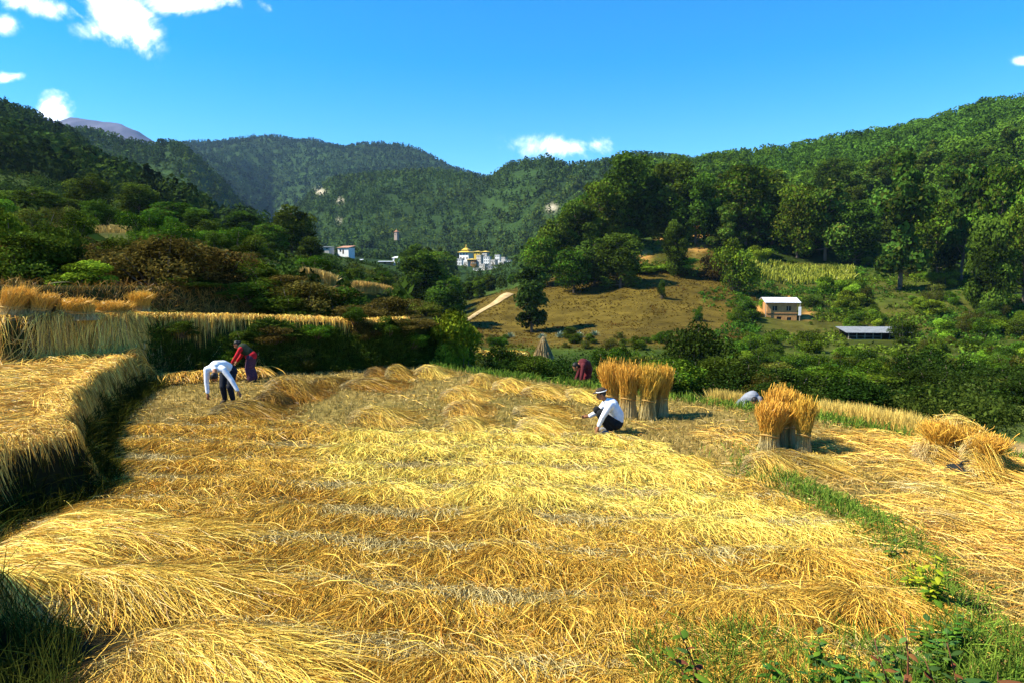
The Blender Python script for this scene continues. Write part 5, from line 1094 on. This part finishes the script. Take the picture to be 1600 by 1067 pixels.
# ------------------------------------------------------------------ people
def ell(c, r, n=12, rot=None):
    s, q = np.meshgrid(np.linspace(0, 2 * np.pi, n * 2 + 1)[:-1], np.linspace(0, np.pi, n)); V = np.stack([np.cos(s) * np.sin(q) * r[0], np.sin(s) * np.sin(q) * r[1], np.cos(q) * r[2]], -1).reshape(-1, 3)
    if rot is not None: V = V @ np.asarray(rot).T
    i = np.arange(n * n * 2).reshape(n, n * 2); j = np.roll(i, -1, 1); return V + np.asarray(c), np.stack([i[:-1], i[1:], j[1:], j[:-1]], -1).reshape(-1, 4)
def limb(A, pts, rad, sub=4):
    pts = np.asarray(pts, float); u = np.linspace(0, len(pts) - 1, (len(pts) - 1) * sub + 1); P = np.stack([np.interp(u, range(len(pts)), pts[:, k]) for k in range(3)], -1); r = np.interp(u, range(len(pts)), rad)
    V, Fq = tube(P, r, 12); A.add(V, Fq, np.array([1., 1, 1]))
    for p, q in zip(pts, rad): V, Fq = ell(p, (q, q, q), 7); A.add(V, Fq, np.array([1., 1, 1]))
def fuse(A, name, mat, parent, voxel=.009, smooth=4):
    """one continuous surface out of overlapping volumes"""
    me = A.mesh(name); o = obj(name, me, mat, parent); m = o.modifiers.new('r', 'REMESH'); m.mode = 'VOXEL'; m.voxel_size = voxel; m.use_smooth_shade = True
    if smooth: q = o.modifiers.new('s', 'SMOOTH'); q.factor = .5; q.iterations = smooth
    dg = bpy.context.evaluated_depsgraph_get(); me2 = bpy.data.meshes.new_from_object(o.evaluated_get(dg)); o.modifiers.clear(); o.data = me2; me2.materials.clear(); me2.materials.append(mat); me2.name = name
    return o
M_SKIN = mat_plain('skin', (.30, .13, .06), (.26, .11, .05), 30, .6); M_HAIR = mat_plain('black_hair', (.010, .009, .008), (.02, .017, .015), 60, .5)
M_EYE = mat_plain('eye', (.02, .015, .012), None, 5, .2)
def cloth(name, c, c2=None, sc=9): return mat_plain(name, c, c2 or tuple(q * .8 for q in c), sc, .9, .25)
def hand(A, wrist, fw, side, curl=.7):
    """palm, four unequal bent fingers and a thumb leaving the side; fw = direction of the fingers, side = towards the thumb"""
    w = np.asarray(wrist, float); f = norm(np.asarray(fw, float)); s = np.asarray(side, float); s = norm(s - f * (s @ f)); n = np.cross(f, s)
    limb(A, [w, w + f * .05, w + f * .085], [.026, .032, .030], 2)
    for i, L in enumerate((.070, .080, .074, .056)):
        b = w + f * .085 + s * (.030 - .020 * i); k = b + f * L * .5 - n * L * .12 * curl; limb(A, [b, k, k + f * L * .42 - n * L * .42 * curl], [.0095, .0088, .0075], 2)
    b = w + f * .03 + s * .028; k = b + f * .026 + s * .026; limb(A, [b, k, k + f * .03 + s * .006 - n * .008], [.012, .010, .008], 2)
def head(A, c, fw, up):
    """skull, jaw, nose, brow, ears along the facing direction; returns the frame"""
    f = norm(np.asarray(fw, float)); u = np.asarray(up, float); u = norm(u - f * (u @ f)); s = np.cross(f, u); Rm = np.stack([s, f, u], 1); c = np.asarray(c, float)
    def P(a, b, d): return c + s * a + f * b + u * d
    for q, r in (((0, -.012, .02), (.076, .095, .10)), ((0, .03, -.055), (.056, .062, .062)), ((0, .066, -.088), (.026, .022, .02))): V, Fq = ell(P(*q), r, 12, Rm); A.add(V, Fq, np.array([1., 1, 1]))
    limb(A, [P(0, .078, .005), P(0, .098, -.03)], [.010, .016], 2); limb(A, [P(-.045, .068, .022), P(.045, .068, .022)], [.013, .013], 3)
    limb(A, [P(-.02, .088, -.060), P(.02, .088, -.060)], [.010, .010], 2)
    for q in (-1, 1): V, Fq = ell(P(q * .080, -.005, -.012), (.012, .022, .034), 7, Rm); A.add(V, Fq, np.array([1., 1, 1]))
    return P, Rm
def person(label, loc, rz, J, shirt, trouser, hairfn, face, up, extra=None, sleeve=1.0, skirt=False, scale=1.0, shoes=M_DARK):
    """J: pelvis, waist, chest, neck, head, and per side shoulder, elbow, wrist, finger dir, hip, knee, ankle, toe"""
    t = thing('person', label, 'person', loc, rz, None, (scale,) * 3); A = Acc(); v = {k: np.asarray(q, float) for k, q in J.items()}
    limb(A, [v['pelvis'], v['waist'], v['chest']], [.135, .118, .135]); limb(A, [v['chest'], v['neck'], v['head']], [.11, .052, .055]); P, Rm = head(A, v['head'], face, up)
    for s in 'LR':
        limb(A, [v['chest'] * .55 + v['sh' + s] * .45, v['sh' + s], v['el' + s], v['wr' + s]], [.07, .056, .040, .026]); hand(A, v['wr' + s], v['fd' + s], v.get('td' + s, (1 if s == 'L' else -1, 0, .2)))
        limb(A, [v['hip' + s], v['kn' + s], v['an' + s]], [.088, .058, .038]); limb(A, [v['an' + s], v['an' + s] * .4 + v['to' + s] * .6, v['to' + s]], [.040, .042, .030])
    b = fuse(A, 'body', M_SKIN, t, .008, 2)
    for q in (-1, 1): E = Acc(); V, Fq = ell(P(q * .032, .078, .002), (.011, .006, .008), 7, Rm); E.add(V, Fq, np.array([1., 1, 1])); obj('eye', E.mesh('eye'), M_EYE, t)
    A = Acc(); limb(A, [v['pelvis'] * .75 + v['waist'] * .25, v['waist'], v['chest']], [.150, .146, .160]); limb(A, [v['shL'], v['chest'], v['shR']], [.078, .12, .078]); limb(A, [v['chest'], v['neck'] * .7 + v['chest'] * .3], [.12, .072])
    for s in 'LR':
        e = v['el' + s]; wv = e + (v['wr' + s] - e) * .88 * sleeve; limb(A, [v['sh' + s], e, wv], [.076, .060, .046])
    fuse(A, 'shirt', shirt, t, .011, 5)
    A = Acc(); limb(A, [v['hipL'], v['pelvis'], v['hipR']], [.125, .150, .125]); limb(A, [v['pelvis'], v['pelvis'] * .6 + v['waist'] * .4], [.150, .142])
    for s in 'LR': limb(A, [v['hip' + s], v['kn' + s], v['kn' + s] * .1 + v['an' + s] * .9], [.110, .082, .064 if not skirt else .12])
    if skirt: limb(A, [v['pelvis'], (v['knL'] + v['knR']) / 2, (v['anL'] + v['anR']) / 2 + np.array([0, 0, .1])], [.16, .17, .18])
    fuse(A, 'skirt' if skirt else 'trousers', trouser, t, .012, 5)
    for s in 'LR': A = Acc(); limb(A, [v['an' + s] + np.array([0, 0, -.02]), v['an' + s] * .4 + v['to' + s] * .6, v['to' + s]], [.050, .052, .040]); fuse(A, 'shoe', shoes, t, .010, 3)
    hairfn(t, P, Rm, v['head'])
    if extra: extra(t, v)
    return t
def hair(t, P, Rm, c):
    A = Acc(); V, Fq = ell(P(0, -.022, .035), (.084, .096, .098), 12, Rm); A.add(V, Fq, np.array([1., 1, 1])); V, Fq = ell(P(0, -.06, -.03), (.07, .06, .07), 10, Rm); A.add(V, Fq, np.array([1., 1, 1])); fuse(A, 'hair', M_HAIR, t, .012, 2)
def bun(t, P, Rm, c):
    A = Acc(); V, Fq = ell(P(0, -.022, .035), (.086, .098, .10), 12, Rm); A.add(V, Fq, np.array([1., 1, 1])); V, Fq = ell(P(0, -.12, .02), (.05, .045, .05), 10, Rm); A.add(V, Fq, np.array([1., 1, 1])); fuse(A, 'hair', M_HAIR, t, .012, 2)
def cap(t, P, Rm, c):
    A = Acc(); V, Fq = ell(P(0, -.02, .025), (.082, .098, .10), 12, Rm); A.add(V, Fq, np.array([1., 1, 1])); fuse(A, 'hair', M_HAIR, t, .012, 2)
    A = Acc(); V, Fq = ell(P(0, -.012, .078), (.095, .112, .062), 12, Rm); A.add(V, Fq, np.array([1., 1, 1])); V, Fq = ell(P(0, .10, .052), (.07, .075, .014), 10, Rm); A.add(V, Fq, np.array([1., 1, 1])); h = fuse(A, 'cap', M_DARK, t, .010, 2)
    A = Acc(); a = np.linspace(0, 6.2832, 25); V, Fq = tube([P(math.cos(q) * .097, -.012 + math.sin(q) * .114, .060) for q in a], [.011] * 25, 6); A.add(V, Fq, np.array([1., 1, 1])); obj('band', A.mesh('band'), M_WHITE, h)
W1 = cloth('white_shirt', (.78, .80, .84), (.60, .64, .70)); DKT = cloth('dark_trousers', (.012, .016, .028)); BLK = cloth('black_trousers', (.010, .012, .013))
# the man bending over: facing the camera, back level, arms hanging to the straw
p = on(345, 634, 0)
person('person in a white shirt bending far forward with both hands down in the straw', (p[0], p[1] + .1, g1(p[0], p[1])), 0, dict(
    pelvis=(.06, .30, .86), waist=(.0, .12, .96), chest=(-.06, -.14, .97), neck=(-.02, -.32, .90), head=(.02, -.42, .76), shL=(-.25, -.22, .92), elL=(-.25, -.26, .62), wrL=(-.22, -.30, .34), fdL=(.05, -.1, -1), shR=(.16, -.22, .92), elR=(.36, -.26, .66), wrR=(.52, -.30, .40), fdR=(.5, -.1, -.8),
    hipL=(-.06, .30, .80), knL=(-.04, .16, .44), anL=(-.04, .26, .08), toL=(-.05, .06, .03), hipR=(.16, .30, .80), knR=(.14, .14, .44), anR=(.16, .26, .08), toR=(.17, .06, .03)), W1, DKT, hair, (.05, -.35, -.95), (.0, -.9, .3))
# the woman behind him, bent towards the left
RED_C = cloth('red_sleeves', (.42, .010, .018)); SKT = cloth('patterned_skirt', (.10, .035, .06), (.02, .018, .04), 34); GRV = cloth('dark_vest', (.022, .035, .018))
def vest(t, v):
    A = Acc(); limb(A, [v['pelvis'] * .5 + v['waist'] * .5, v['waist'], v['chest']], [.160, .160, .176]); fuse(A, 'vest', GRV, t, .012, 5)
    A = Acc(); limb(A, [v['pelvis'] * .75 + v['waist'] * .25 + np.array([-.03, 0, 0]), v['pelvis'] + np.array([.02, 0, .03])], [.166, .165]); fuse(A, 'sash', RED_C, t, .012, 5)
p = on(386, 597, 0)
person('person with red sleeves, dark vest and patterned skirt bent over pulling straw', (p[0], p[1] + .1, g1(p[0], p[1])), 0, dict(
    pelvis=(.14, .0, .84), waist=(.02, .0, 1.0), chest=(-.14, .0, 1.12), neck=(-.25, .0, 1.20), head=(-.34, -.01, 1.24), shL=(-.16, -.18, 1.10), elL=(-.30, -.22, .86), wrL=(-.44, -.22, .66), fdL=(-.5, 0, -.8), shR=(-.16, .18, 1.10), elR=(-.28, .2, .86), wrR=(-.42, .16, .66), fdR=(-.5, 0, -.8),
    hipL=(.12, -.10, .80), knL=(.06, -.11, .44), anL=(.12, -.11, .08), toL=(-.06, -.12, .03), hipR=(.12, .10, .80), knR=(.08, .11, .44), anR=(.16, .11, .08), toR=(-.02, .12, .03)), RED_C, SKT, bun, (-.8, -.15, -.5), (-.4, 0, .9), vest, 1.0, True, .9)
# the squatting man, in profile towards the left
p = on(951, 677, 0)
person('person in white shirt, black trousers and dark cap squatting in profile on the stubble', (p[0], p[1], g1(p[0], p[1])), 0, dict(
    pelvis=(.16, .0, .24), waist=(.17, .0, .40), chest=(.04, .0, .60), neck=(-.10, .0, .74), head=(-.17, .0, .84), shL=(-.02, -.19, .62), elL=(-.16, -.22, .40), wrL=(-.24, -.20, .20), fdL=(-.3, -.05, -.95), tdL=(-1, .3, 0), shR=(-.04, .19, .62), elR=(-.20, .22, .42), wrR=(-.40, .17, .33), fdR=(-1, 0, -.05), tdR=(0, 0, 1),
    hipL=(.12, -.10, .22), knL=(-.20, -.14, .46), anL=(.02, -.13, .09), toL=(-.18, -.15, .035), hipR=(.12, .10, .22), knR=(-.24, .14, .48), anR=(.0, .13, .09), toR=(-.20, .15, .035)), W1, BLK, cap, (-.96, -.10, -.22), (-.2, 0, .98), None, 1.0, False, .97, cloth('grey_shoes', (.20, .20, .21)))
# two more beyond the field edge
x = at(914, 430, 20.0)[0]; MAR = cloth('maroon_shirt', (.09, .014, .018)); 
BEND = dict(pelvis=(.14, .1, .78), waist=(.08, .0, .92), chest=(-.06, -.1, .98), neck=(-.2, -.14, .96), head=(-.30, -.16, .90), shL=(-.1, -.26, .94), elL=(-.16, -.3, .66), wrL=(-.2, -.3, .42), fdL=(-.1, 0, -1), shR=(-.06, .08, .94), elR=(-.14, .1, .66), wrR=(-.24, .1, .44), fdR=(-.1, 0, -1),
    hipL=(.12, .0, .74), knL=(.0, -.04, .42), anL=(.1, .02, .08), toL=(-.08, -.02, .03), hipR=(.16, .2, .74), knR=(.06, .18, .42), anR=(.14, .22, .08), toR=(-.04, .18, .03))
def pale_scarf(t, v):
    A = Acc(); limb(A, [v['waist'] + np.array([.02, -.03, .09]), v['chest'] * .5 + v['waist'] * .5 + np.array([0, -.04, .12])], [.06, .05]); fuse(A, 'scarf', cloth('pale_scarf', (.35, .22, .18)), t, .012, 3)
person('person in dark red clothes bent over behind the straw at the far field edge', (x, 20.0, g1(x, 20.0) + .0), .2, BEND, MAR, cloth('dark_red_skirt', (.12, .012, .015)), hair, (-.7, -.1, -.7), (-.6, 0, .7), pale_scarf, 1.0, True)
x = at(1176, 430, 16.7)[0]
person('person in grey seen past the left of the leaning sheaves', (x, 16.7, g1(x, 16.7)), 1.2, BEND, cloth('grey_shirt', (.22, .24, .28)), cloth('grey_trousers', (.12, .15, .18)), lambda t, P, Rm, c: hair(t, P, Rm, c), (-.7, -.1, -.7), (-.6, 0, .7), None, 1.0, False, .98)
